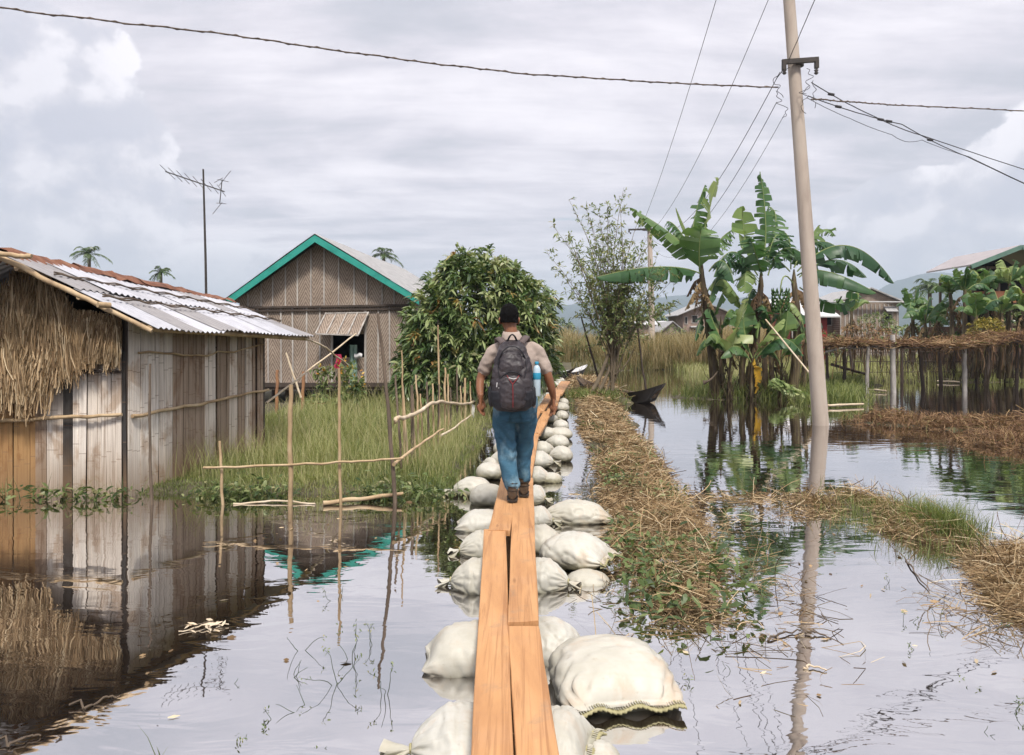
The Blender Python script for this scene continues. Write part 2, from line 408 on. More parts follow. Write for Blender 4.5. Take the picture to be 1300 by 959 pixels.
M_flower = leafmat('orange_flowers', [(0, (.75, .28, .03)), (.5, (.8, .45, .05)), (1, (.75, .6, .2))], .6, .3)
M_pink = mat('pink_cloth', (.55, .05, .12), (.35, .03, .08), 8, .8, .1)
M_curtain = mat('pale_green_curtain', (.30, .42, .36), (.2, .3, .26), 8, .8, .1)
M_hill = mat('forested_hill', (.045, .07, .05), (.03, .045, .035), .004, .95, 0, detail=8)
M_skin = mat('skin', (.26, .115, .06), (.22, .092, .046), 6, .5, .1, spec=.35)
M_hair = mat('black_hair', (.007, .006, .006), (.003, .003, .003), 60, .9, .5, spec=.08)
M_shirt = mat('greige_polo_cloth', (.42, .345, .295), (.35, .28, .24), 14, .9, .4, bumpdist=.012)
def denim(t, c, oc):
    x, y, z = t.sep(oc)
    n = t.noise(t.vm('MULTIPLY', oc, (1.2, 1, .8)), 5.0, 4, .55)
    c = t.mix(t.mr(n, .50, .68, 0., .75), c, (.24, .38, .46))
    return c
M_jeans = mat('worn_blue_denim', (.05, .135, .21), (.028, .08, .135), 9, .85, .6, c3=(.06, .15, .22), extra=denim, bumpdist=.015, stretch=(1, 1, 2.2))
M_boot = mat('brown_boot_leather', (.10, .065, .04), (.05, .034, .022), 14, .7, .4)
M_sole = mat('boot_sole', (.05, .038, .03), (.03, .024, .02), 10, .9, .2)
M_pack = mat('backpack_nylon', (.042, .033, .037), (.02, .016, .019), 10, .5, .5, bumpdist=.012, spec=.4)
M_packd = mat('backpack_black_base', (.016, .016, .021), (.01, .01, .014), 10, .55, .4)
M_strap = mat('backpack_strap', (.13, .10, .095), (.09, .07, .068), 14, .8, .3)
M_redtrim = mat('red_piping', (.30, .03, .035), (.2, .02, .025), 9, .6, 0)
M_bottle = mat('bottle_plastic', (.55, .66, .72), (.45, .58, .66), 5, .15, 0, spec=.7)
M_label = mat('bottle_label', (.04, .36, .52), (.03, .26, .42), 5, .4, 0)
M_fruit = mat('green_bananas', (.06, .13, .03), (.035, .08, .02), 8, .5, .1)

# ================================================================== SETTING
CAPS = [  # (x0,y0,x1,y1,radius,height above water)
    (2.35, 24.5, 1.85, 15.4, .50, .10), (1.75, 15.4, 1.55, 10.1, .38, .05), (1.55, 10.1, 1.30, 7.3, .36, .02), (1.30, 7.3, 1.22, 6.0, .38, .015), (1.2, 6.0, 1.10, 4.9, .18, -.01),
    (2.6, 22.5, 2.2, 20.5, .9, .14), (2.9, 31, 2.6, 24, .8, .08),
    (3.45, 8.5, 3.75, 6.9, .34, .015), (3.95, 6.3, 3.35, 4.9, .26, .015), (2.3, 8.3, 3.4, 8.1, .22, .02),
    (7.5, 15.9, 10.2, 14.0, .75, .03), (7.9, 12.9, 9.4, 11.0, .6, .04),
    (5.3, 22.2, 9.6, 22.8, .9, .03), (7.4, 19.6, 9.0, 20.5, .35, .03), (6.8, 25, 12, 27.5, .8, .06)]
def seg_d(x, y, c):
    ax, ay, bx, by = c[:4]; vx, vy = bx-ax, by-ay
    q = np.clip(((x-ax)*vx+(y-ay)*vy)/(vx*vx+vy*vy), 0, 1)
    return np.hypot(x-ax-q*vx, y-ay-q*vy)
def wob(x, y, s=1.):
    return (np.sin(x*1.7*s+1.3)+np.sin(y*2.3*s+.4*x)+np.sin(x*3.9*s-y*2.1*s+2)+.5*np.sin(x*9*s+y*7*s))*.28
def ground(x, y):
    x = np.asarray(x, float); y = np.asarray(y, float)
    k = wob(x, y)
    h = np.full(np.broadcast(x, y).shape, -.40)
    for c in CAPS:
        dd = seg_d(x, y, c)*(1) + k*.22 + wob(x, y, 3.)*.10
        h = np.maximum(h, -.40+(c[5]+.40)*np.clip((c[4]+.45-dd)/.6, 0, 1))
    wk = np.interp(y, [2, 10, 13, 17, 25, 40], [-.62, -.58, -.35, -.15, .35, .9])   # grass stops short of the walkway
    dl = np.minimum(y-8.55-.1*k, (wk-x)-.12*k)
    dl = np.where(y < 26, dl, np.minimum(dl, 60))
    h = np.maximum(h, -.40 + .45*np.clip((dl+.35)/.6, 0, 1) + .13*np.clip(dl/3., 0, 1))
    inlet = np.where((x > 1.0) & (x < 4.6) & (y < 36), 1, 0)
    fe = np.where(x < 1.2, 30, np.where(x < 9.5, 39, 29.5)) + k*1.2
    h = np.maximum(h, -.40 + .55*np.clip((y-fe+.8)/1.6, 0, 1))
    return h + .03*wob(x, y, 5.)
def axis(lo, hi, c, st, n):
    tt = np.linspace(-1, 1, n); s_ = np.sinh(tt*7)/np.sinh(7)
    return s_
xs = np.concatenate([-np.geomspace(9000, 14, 34), np.arange(-13.8, 16, .14), np.geomspace(16.2, 9000, 34)])
ys = np.concatenate([-np.geomspace(3000, 4, 20), np.arange(-3.8, 2, .5), np.arange(2, 30, .14), np.geomspace(30.3, 9000, 70)])
X, Y = np.meshgrid(xs, ys); Z = ground(X, Y)
far = np.clip((Y-60)/60, 0, 1); Z = Z + far*.3
g = Geo().sheet(np.stack([X, Y, Z], -1)); tag(g.build('ground', M_soil), kind='structure')

# ------------------------------------------------------------------ water
m = bpy.data.materials.new('flood_water'); m.use_nodes = True; t = NT(m.node_tree); t.n.clear()
oc = t.node('ShaderNodeTexCoord').outputs['Object']
r1 = t.noise(t.vm('MULTIPLY', oc, (1.0, 2.2, 1)), 1.6, 3, .5, .6)
r2 = t.noise(t.vm('MULTIPLY', oc, (1.0, 1.8, 1)), 7., 3, .5, .3)
calm = t.mr(t.noise(oc, .33, 2, .5), .42, .62, .12, 1.)
hgt = t.m('ADD', t.m('MULTIPLY', r1, 1.), t.m('MULTIPLY', t.m('MULTIPLY', r2, .10), calm))
bp = t.node('ShaderNodeBump'); bp.inputs['Strength'].default_value = .5; bp.inputs['Distance'].default_value = .0055
t.put(bp.inputs['Height'], hgt)
fr = t.node('ShaderNodeFresnel'); fr.inputs['IOR'].default_value = 2.6; t.l.new(bp.outputs[0], fr.inputs['Normal'])
gl = t.node('ShaderNodeBsdfGlossy'); gl.inputs['Roughness'].default_value = .012; gl.inputs['Color'].default_value = (.95, .945, .95, 1)
t.l.new(bp.outputs[0], gl.inputs['Normal'])
df = t.node('ShaderNodeBsdfDiffuse'); t.put(df.inputs[0], t.ramp(t.noise(oc, 1.1, 4), [(.3, (.03, .021, .015)), (.7, (.055, .04, .03))]))
mx = t.node('ShaderNodeMixShader'); t.put(mx.inputs[0], t.mr(fr.outputs[0], .15, .9, .72, 1., False)); t.l.new(df.outputs[0], mx.inputs[1]); t.l.new(gl.outputs[0], mx.inputs[2])
o = t.node('ShaderNodeOutputMaterial'); t.l.new(mx.outputs[0], o.inputs[0]); M_water = m
gx = np.concatenate([-np.geomspace(8800, 10, 12), np.linspace(-9, 9, 10), np.geomspace(10, 8800, 12)]); gy = np.concatenate([-np.geomspace(2900, 5, 8), np.linspace(0, 40, 12), np.geomspace(45, 8800, 12)])
X, Y = np.meshgrid(gx, gy)
tag(Geo().sheet(np.stack([X, Y, X*0], -1)).build('water', M_water), kind='structure')

# ------------------------------------------------------------------ hills and air
def hills(name, Y0, prof, depth, rough_):
    px = np.array([p[0] for p in prof]); py = np.array([p[1] for p in prof])
    q = np.arange(px[0], px[-1]+1, 3.); hh = CAM_H-(np.interp(q, px, py)-425)/FOC*Y0
    hh = hh + Y0*.0016*np.array([mnoise.fractal(Vector((a_*.03, Y0, 0)), .8, 2.2, 5) for a_ in q])
    rows = []
    for v in np.linspace(0, 1, 14):
        yy = Y0 - depth*(1-v)
        hv = hh*(v**1.2) + np.array([mnoise.fractal(Vector((a_*.02, v*5, Y0)), .7, 2.1, 6) for a_ in q])*rough_*v*(1-v)*2 - 2*(1-v)
        rows.append(np.stack([(q-650)/FOC*Y0, np.full(len(q), yy), hv], -1))
    rows.append(np.stack([(q-650)/FOC*Y0, np.full(len(q), Y0+depth*.7), np.full(len(q), -2.)], -1))
    tag(Geo().sheet(rows).build(name, M_hill), kind='structure')
hills('hills', 2600, [(-900, 400), (-500, 392), (-200, 405), (0, 398), (150, 404), (300, 400), (450, 408), (600, 408), (680, 402), (705, 391), (730, 386), (765, 380), (800, 384), (850, 376), (885, 374), (920, 380), (960, 377), (1010, 386), (1060, 378), (1110, 372), (1140, 355), (1165, 349), (1200, 346), (1260, 356), (1400, 350), (1700, 390), (2100, 400)], 900, 90)
hills('hills', 1500, [(-700, 415), (-300, 412), (200, 420), (560, 421), (700, 417), (760, 410), (860, 413), (1000, 415), (1100, 402), (1150, 386), (1172, 371), (1200, 366), (1300, 372), (1500, 395), (1900, 415)], 500, 45)
hb = Geo().box((0, 1400, 104), (6400, 4000, 210))
m = bpy.data.materials.new('haze'); m.use_nodes = True; t = NT(m.node_tree); t.n.clear()
pv = t.node('ShaderNodeVolumePrincipled'); pv.inputs['Color'].default_value = (.72, .87, 1, 1); pv.inputs['Density'].default_value = .00042; pv.inputs['Anisotropy'].default_value = .1
o = t.node('ShaderNodeOutputMaterial'); t.l.new(pv.outputs[0], o.inputs['Volume'])
hz_o = hb.build('haze', m); tag(hz_o, kind='stuff')

# ================================================================== LEFT SHACK (split bamboo, thatch, corrugated roof)
SH = thing('bamboo_shack', 'split bamboo shack with corrugated metal roof and hanging thatch, standing in the water', 'shack', (-5, 9.5, 0))
A = np.array((-4.19, 8.55)); B = np.array((-3.46, 11.0)); dAB = (B-A)/np.linalg.norm(B-A); nAB = np.array((dAB[1], -dAB[0]))
LFT = np.array((-7.0, 8.75)); LB = LFT + (B-A)
def zrake(x): return np.where(x > -5.25, 2.52-(x+5.25)*.47, 2.52+(x+5.25)*.47)
def boards(g, a, b, topf, bot, wmin, wmax, seed, nrm, tilt=.02, orange=None):
    rs = np.random.default_rng(seed); a = np.array(a, float); b = np.array(b, float); L = np.linalg.norm(b-a); d = (b-a)/L; s_ = 0
    while s_ < L-.02:
        wd = min(rs.uniform(wmin, wmax), L-s_); c = a + d*(s_+wd/2)
        z0 = bot-.12*rs.random(); z1 = topf(c) - .02*rs.random(); off = rs.normal(0, .012); r = rs.random()
        if r < .25: r = r*.7
        if orange and s_+wd/2 < orange: r = .97
        elif r > .93: r = .9
        if s_ < .01 and seed == 13: r = .8
        if seed == 3 and L-s_ < .45: r = (.75, .1, .55)[int(rs.integers(3))]
        n_ = max(1, int(wd/.055)); 
        for k in range(n_):    # each opened culm keeps a slight curve
            cc = c + d*(-wd/2+(k+.5)*wd/n_) + nrm*(off+.004*(k % 2))
            tl = rs.normal(0, tilt*.3)
            g.beam((*(cc-d*tl), z0), (*(cc+d*tl), z1+rs.normal(0, .008)), wd/n_-.003, .014, r + rs.normal(0, .012), up=(*nrm, 0))
        s_ += wd + rs.uniform(.004, .012)
g = Geo(); boards(g, LFT, A, lambda c: float(zrake(c[0]))-.42 if c[0] > -5.0 else float(zrake(c[0]))-.25, -.15, .10, .26, 3, np.array((.07, -1.)), orange=1.80)
g.build('front_wall', M_split, SH)
g = Geo(); boards(g, A+dAB*.03, A+dAB*1.95, lambda c: 1.93, -.15, .10, .25, 13, nAB)
boards(g, A+dAB*1.95, B, lambda c: 1.88, -.1, .12, .17, 12, nAB+0)
g.build('side_wall', M_split, SH)
g = Geo(); boards(g, B, LB, lambda c: 1.8, -.1, .2, .4, 6, -np.array((.07, -1.))); boards(g, LB, LFT, lambda c: 1.7, -.1, .2, .4, 8, -nAB)
g.build('back_wall', M_split, SH)
for c in (A+dAB*.02+(-.03, .05), B-dAB*.05+(-.05, 0), (A+B)/2+(-.07, 0), LFT+(.05, .05), LB+(.05, -.05), (A+LFT)/2+(0, .07)):
    Geo().tube([(*c, -.4), (*c, 1.2), (*c, 1.95)], .045, 8).build('post', M_darkwood, SH)
def pole_line(pts, r0, r1=None, wav=.012, n=18, seed=0, sides=7):
    pts = np.array(pts, float); q = np.linspace(0, len(pts)-1, n)
    P_ = np.stack([np.interp(q, np.arange(len(pts)), pts[:, k]) for k in range(3)], -1)
    P_ = P_ + np.array([[nz(i*.45, seed+.1, k*7.) for k in range(3)] for i in range(n)])*wav*2
    rr = np.linspace(r0, r1 or r0, n)*(1+.12*(np.arange(n) % 4 == 0))
    return Geo().tube(P_, rr, sides)
fy = -.05
pole_line([P(-60, 538, 8.62), P(80, 530, 8.5), (A[0]-.02, A[1]+fy, .905)], .022, .018, seed=1).build('rail', M_bamboo, SH)
pole_line([P(-60, 484, 8.62), P(70, 473, 8.52), (A[0]-.03, A[1]+fy, 1.38)], .015, seed=2).build('rail', M_darkwood, SH)
o_ = nAB*.04
pole_line([(*(A+dAB*.05+o_), .88), (*(A+dAB*1.2+o_*1.6), .93), (*(B+dAB*.03+o_), 1.0)], .02, .016, seed=3).build('rail', M_bamboo, SH)
pole_line([(*(A+dAB*.15+o_), 1.57), (*(A+dAB*1.3+o_*1.6), 1.52), (*(B-dAB*.1+o_), 1.62)], .012, .01, .02, seed=4).build('rail', M_bamboo, SH)
# roof
RN, RF = np.array((-5.25, 8.05, 2.60)), np.array((-4.38, 12.0, 2.27))      # ridge near / far
EN, EF = np.array((-3.66, 8.20, 1.84)), np.array((-2.88, 11.45, 1.735))     # eave near / far
def roof_slope(R0, R1, E0, E1, ns, rows_, seed, wave=.011, per=.085):
    rs = np.random.default_rng(seed); g = Geo(); L = np.linalg.norm(E1-E0)
    for i in range(ns):
        for j in range(rows_):
            u0, u1 = i/ns-.006, (i+1)/ns+.01; v0, v1 = j/rows_ - (.03 if j else 0), (j+1)/rows_ + (rs.uniform(-.02, .02) if j == rows_-1 else .012)
            nu = max(6, int((u1-u0)*L/per*6)); U = np.linspace(u0, u1, nu); Vv = np.linspace(v0, v1, 5)
            lift = (.014 if j == 0 else .0) + (.006 if i % 2 else 0) + .012*rs.random(); warp = rs.normal(0, .012, 3)
            UU, VV = np.meshgrid(U, Vv); UU = UU[..., None]; VV = VV[..., None]
            Pt = (R0*(1-UU)+R1*UU)*(1-VV) + (E0*(1-UU)+E1*UU)*VV
            Pt[..., 2] += lift + .02*np.sin(UU[..., 0]*9+VV[..., 0]*3)*.6 + warp[0]*VV[..., 0] + wave*np.sin(UU[..., 0]*L/per*2*np.pi)
            r = rs.random(); r = .1 if r < .24 else .35+.65*rs.random()
            g.sheet(Pt, r)
            g.sheet((Pt-np.array((0, 0, .004)))[::-1], r)
    return g
roof_slope(RN, RF, EN, EF, 9, 2, 5).build('roof_slope', M_tin, SH)
LE0 = np.array((-7.3, 8.3, 1.75)); LE1 = LE0+(EF-EN)
roof_slope(RN, RF, LE0, LE1, 6, 2, 6).build('roof_slope', M_tin, SH)
g = Geo()
for i in range(8):     # crumpled rusty sheets folded over the ridge
    u0, u1 = i/8, (i+1)/8+.03; rs = np.random.default_rng(40+i); rows = []
    for u in np.linspace(u0, u1, 5):
        c = RN*(1-u)+RF*u; wob_ = rs.normal(0, .014, 5)
        dn = (EN-RN)*(1-u)+(EF-RF)*u; dn = dn/np.linalg.norm(dn[:2]); dl_ = (LE0-RN)/np.linalg.norm((LE0-RN)[:2])
        rows.append([c+dl_*.22+(0, 0, .03+wob_[0]), c+dl_*.12+(0, 0, .055+wob_[1]), c+(0, 0, .07+wob_[2]), c+dn*.08+(0, 0, .06+wob_[3]), c+dn*(.17-.02*(i % 3))+(0, 0, .04+wob_[4])])
    g.sheet(np.array(rows), 0, False)
g.build('ridge_cap', M_rust, SH)
pole_line([RN+(-.02, -.08, .0), (RN+EN)/2+(0, -.12, -.03), EN+(-.02, -.12, -.035)], .029, .023, .01, seed=7, sides=9).build('rake_pole', M_bamboo, SH)
pole_line([LE0+(0, -.1, 0), RN+(-.02, -.08, .0)], .034, seed=8).build('rake_pole', M_bamboo, SH)
pole_line([P(-30, 318, 7.9), P(40, 327, 7.9)], .025, seed=9).build('roof_batten', M_bamboo, SH)
g = Geo()
for v, u0 in ((.0, 0), (.34, .02), (.64, -.02), (.985, .0)):
    for q in range(2):
        a_ = (RN*(1-v)+EN*v)+(0, 0, .05+.012*q); b_ = (RF*(1-v)+EF*v)+(0, 0, .05+.012*q)
        if v > .9 or v < .1: continue
        g.tube(np.array([a_*(1-k)+b_*k + (0, .02*q*math.sin(k*40), .012*math.sin(k*55+q)) for k in np.linspace(0, 1, 40)]), .009, 5)
g.build('roof_ties', M_bamboo_d, SH)
g = Geo()
for v in (.12, .5, .93):
    a_ = RN*(1-v)+EN*v-np.array((0, 0, .06)); b_ = RF*(1-v)+EF*v-np.array((0, 0, .06)); g.tube([a_+(0, -.03, 0), (a_+b_)/2, b_], .032, 8)
g.build('purlins', M_bamboo, SH)
Geo().tube([P(140, 388, 8.0), P(124, 387, 7.9)], .03, 8).build('pole_end', M_bamboo, SH)
g = Geo()   # near-black sheets: loft shade put into colour behind the gable opening
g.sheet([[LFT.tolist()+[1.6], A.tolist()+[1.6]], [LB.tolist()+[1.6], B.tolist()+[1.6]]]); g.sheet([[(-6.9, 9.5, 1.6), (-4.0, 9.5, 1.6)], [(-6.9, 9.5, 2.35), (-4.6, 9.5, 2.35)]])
g.build('loft_shade', M_dark, SH)
# thatch hanging on the gable
def thatch(n, xr, top, bot, seed, yoff):
    rs = np.random.default_rng(seed); x = rs.uniform(*xr, n); zt = top(x); zb = bot(x); z = zb+.25+(zt-zb-.14)*rs.random(n)**.7
    L = rs.uniform(.22, .5, n); L = np.minimum(L, z-zb+.12*rs.random(n)+.02)
    y = 8.47 - .09*(1-(z-zb)/(zt-zb+.01))*1. - yoff*rs.random(n) + (x+4.2)*-.07
    c = np.stack([x, y, z-L/2], -1); cl_ = np.array([nz(a_*5.5, b_*1.6, 3.)+.7*nz(a_*14, b_*3, 1.) for a_, b_ in zip(x, z)]); y = y-.05*cl_; L = L*(1+.5*cl_)
    d = np.stack([rs.normal(0, .09, n)+.38*cl_, -.10+rs.normal(0, .06, n), -np.ones(n)], -1)
    return straws(c, d, L, rs.uniform(.005, .013, n), 4, .16)
g = Geo()
edge_b = lambda x: np.interp(x, [-7, -5.55, -5.2, -4.95, -4.75, -4.6], [1.0, 1.02, .93, 1.05, 1.38, 1.42]) + .05*np.sin(x*23)+.04*np.sin(x*51)
g.strips(thatch(11000, (-7., -4.72), lambda x: zrake(x)-.12-np.clip((x+4.9)*1.2, 0, .3), edge_b, 3, .06))
g.strips(thatch(2600, (-4.85, -4.22), lambda x: 1.93+0*x, lambda x: 1.50+.05*np.sin(x*31), 4, .04))
g.sheet([[(-7, 8.56, 1.3), (-5.2, 8.56, 1.25), (-4.8, 8.54, 1.6)], [(-7, 8.56, 1.7), (-5.2, 8.56, 2.25), (-4.8, 8.54, 2.0)]], .2)
g.build('thatch', M_thatch, SH)

# ================================================================== GREEN-TRIMMED HOUSE
GH = thing('gable_house', 'woven bamboo house on stilts with bright green gable boards, behind the grass', 'house', (-4.45, 20, .2))
ax = (-4.5, 18.0, 4.05); eL = (-6.62, 18.0, 2.52); eR = (-2.12, 18., 2.62); wl, wr = -6.35, -2.3
sl = (ax[2]-eL[2])/(ax[0]-eL[0])
sr = (ax[2]-eR[2])/(eR[0]-ax[0])
def gabz(x): return ax[2]-.14-(abs(x-ax[0])*sl if x < ax[0] else abs(x-ax[0])*sr)*.98
g = Geo(); Yw = 18.35
wx0, wx1, wz0, wz1 = -4.18, -3.42, 1.24, 1.78      # window hole
def wallpoly(pts, y=Yw, r=0): g.add([(x, y, z) for x, z in pts], [tuple(range(len(pts)))], r)
wallpoly([(wl, .62), (wx0, .62), (wx0, gabz(wx0)), (wl, gabz(wl))]); 
wallpoly([(wx1, .62), (wr, .62), (wr, gabz(wr)), (wx1, gabz(wx1))])
wallpoly([(wx0, .62), (wx1, .62), (wx1, wz0), (wx0, wz0)]); g.add([(wx0, Yw, wz1), (wx1, Yw, wz1), (wx1, Yw, gabz(wx1)), (wx0, Yw, gabz(wx0))], [(0, 1, 2, 3)])
g.add([(wx0, Yw, gabz(wx0)), (wx1, Yw, gabz(wx1)), (ax[0], Yw, ax[2]-.14)], [(0, 1, 2)]) if wx0 > ax[0] else 0
g.add([(wl, Yw, gabz(wl)), (wx0, Yw, gabz(wx0)), (ax[0], Yw, ax[2]-.14)], [(0, 1, 2)])
for x in (wl, wr): g.add([(x, Yw, .62), (x+.6, 28, .62), (x+.6, 28, 2.4), (x, Yw, gabz(x))], [(0, 1, 2, 3)])
g.build('wall', M_weave, GH)
g = Geo(); g.box((-4.3, 20.2, .60), (4.1, 3.6, .06)); g.add([(wl+.05, 20, .6), (wr-.05, 20, .6), (wr-.05, 20, 2.5), (wl+.05, 20, 2.5)], [(0, 1, 2, 3)]); g.build('interior', M_dark, GH)
rs = np.random.default_rng(4)
g = Geo(); x = wl+.1; k = 0
while x < wr:
    top = gabz(x)-.02
    if not (wx0-.03 < x < wx1+.03): g.beam((x, Yw-.015, .64), (x+rs.normal(0, .01), Yw-.015, 2.40), .035, .02, up=(0, -1, 0))
    g.beam((x+.1, Yw-.015, 2.44), (x+.1, Yw-.015, max(2.5, gabz(x+.1)-.02)), .03, .02, up=(0, -1, 0)) if k % 1 == 0 and gabz(x+.1) > 2.55 else 0
    x += rs.uniform(.26, .36); k += 1
g.beam((wx0-.01, Yw-.02, .66), (wx0-.01, Yw-.02, 1.8), .05, .03, up=(0, -1, 0)); g.beam((wx1+.01, Yw-.02, .66), (wx1+.01, Yw-.02, 2.35), .05, .03, up=(0, -1, 0))
g.build('battens', M_batten, GH)
g = Geo(); g.beam((wl-.05, Yw-.05, 2.39), (wr+.05, Yw-.05, 2.46), .05, .045); g.beam((wl-.1, Yw-.04, 2.31), (wr+.05, Yw-.04, 2.37), .03, .04); g.beam((wl-.1, Yw-.04, .60), (wr+.1, Yw-.04, .60), .08, .10); g.beam((wl-.1, Yw-.02, .52), (wr+.1, Yw-.02, .52), .06, .07)
g.build('belt_rail', M_darkwood, GH)
g = Geo()
for e in (eL, eR):
    d_ = np.array(ax)-np.array(e); g.beam(np.array(e)-d_*.02, np.array(ax)+(0, 0, .0), .035, .17, up=(0, 1, 0)) if 0 else g.beam(np.array(e)+(0, -.02 if e is eL else -.026, 0), np.array(ax)+(0, -.02 if e is eL else -.026, 0), .17, .035, up=np.cross((0, 1., 0), d_)) if 0 else None
    a_ = np.array(e)+(0, -.03, .0); b_ = np.array(ax)+(0, -.03, 0); dn = np.array((0, 0, -.17))
    V = [a_, b_, b_+dn, a_+dn, a_+(0, .04, 0), b_+(0, .04, 0), b_+dn+(0, .04, 0), a_+dn+(0, .04, 0)]
    g.add(V, [(0, 1, 2, 3), (7, 6, 5, 4), (0, 4, 5, 1), (3, 2, 6, 7), (0, 3, 7, 4), (1, 5, 6, 2)])
g.build('barge_board', M_green, GH)
g = Geo(); rid1 = np.array((-3.86, 28.5, 4.12))
for e, s_ in ((eL, -1), (eR, 1)):
    e1 = np.array(e)+(rid1-np.array(ax)); a0 = np.array(ax)+(0, -.05, .02); E0_ = np.array(e)+(s_*.03, -.05, -.0)
    nu = 60; U = np.linspace(0, 1, 190)
    rows = []
    for v in np.linspace(0, 1, 7):
        p0 = a0*(1-v)+E0_*v; p1 = rid1*(1-v)+e1*v
        pts = p0[None]*(1-U[:, None])+p1[None]*U[:, None]; pts[:, 2] += .012*np.sin(U*2*np.pi*60)+.008*np.sin(U*9+v*6); rows.append(pts)
    g.sheet(rows, .5)
g.build('roof', M_oldtin, GH)
for x in (-6.2, -5.3, -4.4, -3.4, -2.45):
    for y in (18.6, 20.5): Geo().tube([(x, y, -.1), (x, y, .6)], .06, 8).build('stilt', M_darkwood, GH)
g = Geo()   # propped-up awning shutter of woven bamboo
a_, b_, c_, d_ = P(414, 398, 18.3), P(468, 397, 18.3), P(455, 426, 17.85), P(401, 424, 17.85)
g.sheet([[a_, b_], [d_, c_]]); g.sheet([[d_+(0, 0, -.02), c_+(0, 0, -.02)], [a_+(0, 0, -.02), b_+(0, 0, -.02)]]); sh = g.build('window_shutter', M_weave, GH)
g = Geo()
for k in np.linspace(0, 1, 5): g.beam(a_*(1-k)+b_*k+(0, -.01, .012), d_*(1-k)+c_*k+(0, -.01, .012), .03, .02, up=(0, 0, 1))
g.beam(d_+(0, -.01, .0), c_+(0, -.01, 0), .035, .03); g.beam(a_+(0, -.01, 0), b_+(0, -.01, 0), .03, .03)
ob = g.build('shutter_frame', M_batten, sh)
g = Geo(); rows = []
for v in np.linspace(0, 1, 12): rows.append([(P(444+k*9, 438+v*52, 18.2)+(0, .04*math.sin(k*14), 0)) for k in np.linspace(0, 1, 14)])
g.sheet(rows); tag(g.build('hanging_curtain', M_curtain), 'pale green cloth hanging from the sill of the bamboo house window', 'curtain')
g = Geo(); rows = []
for v in np.linspace(0, 1, 10): rows.append([(P(425+k*8+1.5*math.sin(v*5), 450+v*18, 18.05)+(0, .05*math.sin(k*9+v*3), 0)) for k in np.linspace(0, 1, 9)])
g.sheet(rows); tag(g.build('hanging_cloth', M_pink), 'pink cloth hung below the window of the bamboo house', 'cloth')
g = Geo(); rows = []
for v in np.linspace(0, 1, 6): rows.append([(P(450+k*10, 449+v*6+1*math.sin(k*7), 18.15)+(0, -.04*math.sin(v*3), 0)) for k in np.linspace(0, 1, 6)])
g.sheet(rows); tag(g.build('folded_cloth', M_white), 'small white cloth folded on the window sill', 'cloth')

# ================================================================== FAR HOUSES
def gable_box(name, label, x0, x1, y0, y1, zb, ze, zr, wm, rm, ridge='y', over=.4, wins=(), roofc=None):
    h = thing(name, label, 'house', ((x0+x1)/2, (y0+y1)/2, zb))
    g = Geo(); g.box(((x0+x1)/2, (y0+y1)/2, (zb+ze)/2), (x1-x0, y1-y0, ze-zb))
    xm, ym = (x0+x1)/2, (y0+y1)/2
    if ridge == 'y':
        for y in (y0, y1): g.add([(x0, y, ze), (x1, y, ze), (xm, y, zr)], [(0, 1, 2)])
    else:
        for x in (x0, x1): g.add([(x, y0, ze), (x, y1, ze), (x, ym, zr)], [(0, 1, 2)])
    g.build('wall', wm, h)
    g = Geo(); o = over; k = (zr-ze)/((x1-x0)/2 if ridge == 'y' else (y1-y0)/2)
    if ridge == 'y':
        for s_ in (-1, 1):
            xe = (x0-o) if s_ < 0 else (x1+o); ze_ = ze-k*o
            q = [(xm, y0-o, zr+.03), (xe, y0-o, ze_+.03), (xe, y1+o, ze_+.03), (xm, y1+o, zr+.03)]
            g.add(q+[(a_, b_, c_+.07) for a_, b_, c_ in q], [(0, 1, 2, 3), (7, 6, 5, 4), (0, 4, 5, 1), (1, 5, 6, 2), (2, 6, 7, 3)])
    else:
        for s_ in (-1, 1):
            ye = (y0-o) if s_ < 0 else (y1+o); ze_ = ze-k*o
            q = [(x0-o, ym, zr+.03), (x0-o, ye, ze_+.03), (x1+o, ye, ze_+.03), (x1+o, ym, zr+.03)]
            g.add(q+[(a_, b_, c_+.07) for a_, b_, c_ in q], [(0, 1, 2, 3), (7, 6, 5, 4), (0, 4, 5, 1), (1, 5, 6, 2), (2, 6, 7, 3)])
    g.build('roof', rm, h)
    for wx, wz, ww, wh in wins:
        f = Geo().box((wx, y0-.03, wz), (ww+.12, .08, wh+.12)).build('window', M_batten, h)
        Geo().box((wx, y0-.075, wz), (ww, .02, wh)).build('pane', M_dark, f)
    return h
def HX(px, Y): return (px-650)/FOC*Y
def HZ(py, Y): return CAM_H-(py-425)/FOC*Y
# grey hut right of the pole
h = gable_box('wooden_hut', 'small grey wooden hut with a shallow gable roof, behind the vine trellis', HX(1066, 45), HX(1141, 45), 45, 50, .1, HZ(383, 45), HZ(370, 47), M_weave, M_oldtin, over=.3, wins=[(HX(1126, 45), HZ(403, 45), .45, .4)])
g = Geo(); g.box((HX(1128, 45), 44.7, HZ(393, 45)), (.65, .5, .05), Matrix.Rotation(R(35), 3, 'X')); g.build('window_shutter', M_oldtin, h)
g = Geo(); g.beam((HX(1062, 45), 44.6, HZ(383, 44.6)), (HX(1146, 45), 44.6, HZ(383.5, 44.6)), .2, .06); g.build('eave_strip', M_white, h)
g = Geo()
for i in range(14): g.beam((HX(1067+i*5.5, 45), 44.97, .6), (HX(1067+i*5.5, 45), 44.97, HZ(386, 45)), .05, .03, up=(0, -1, 0))
g.build('battens', M_batten, h)
h = gable_box('wooden_hut', 'lean-to hut of bare posts and boards beside the grey hut, partly behind banana leaves', HX(1046, 46.5), HX(1064, 46.5), 46, 49, .1, HZ(392, 46), HZ(384, 46), M_weave, M_white, over=.35, wins=[(HX(1052, 46), HZ(405, 46), .25, .7)])
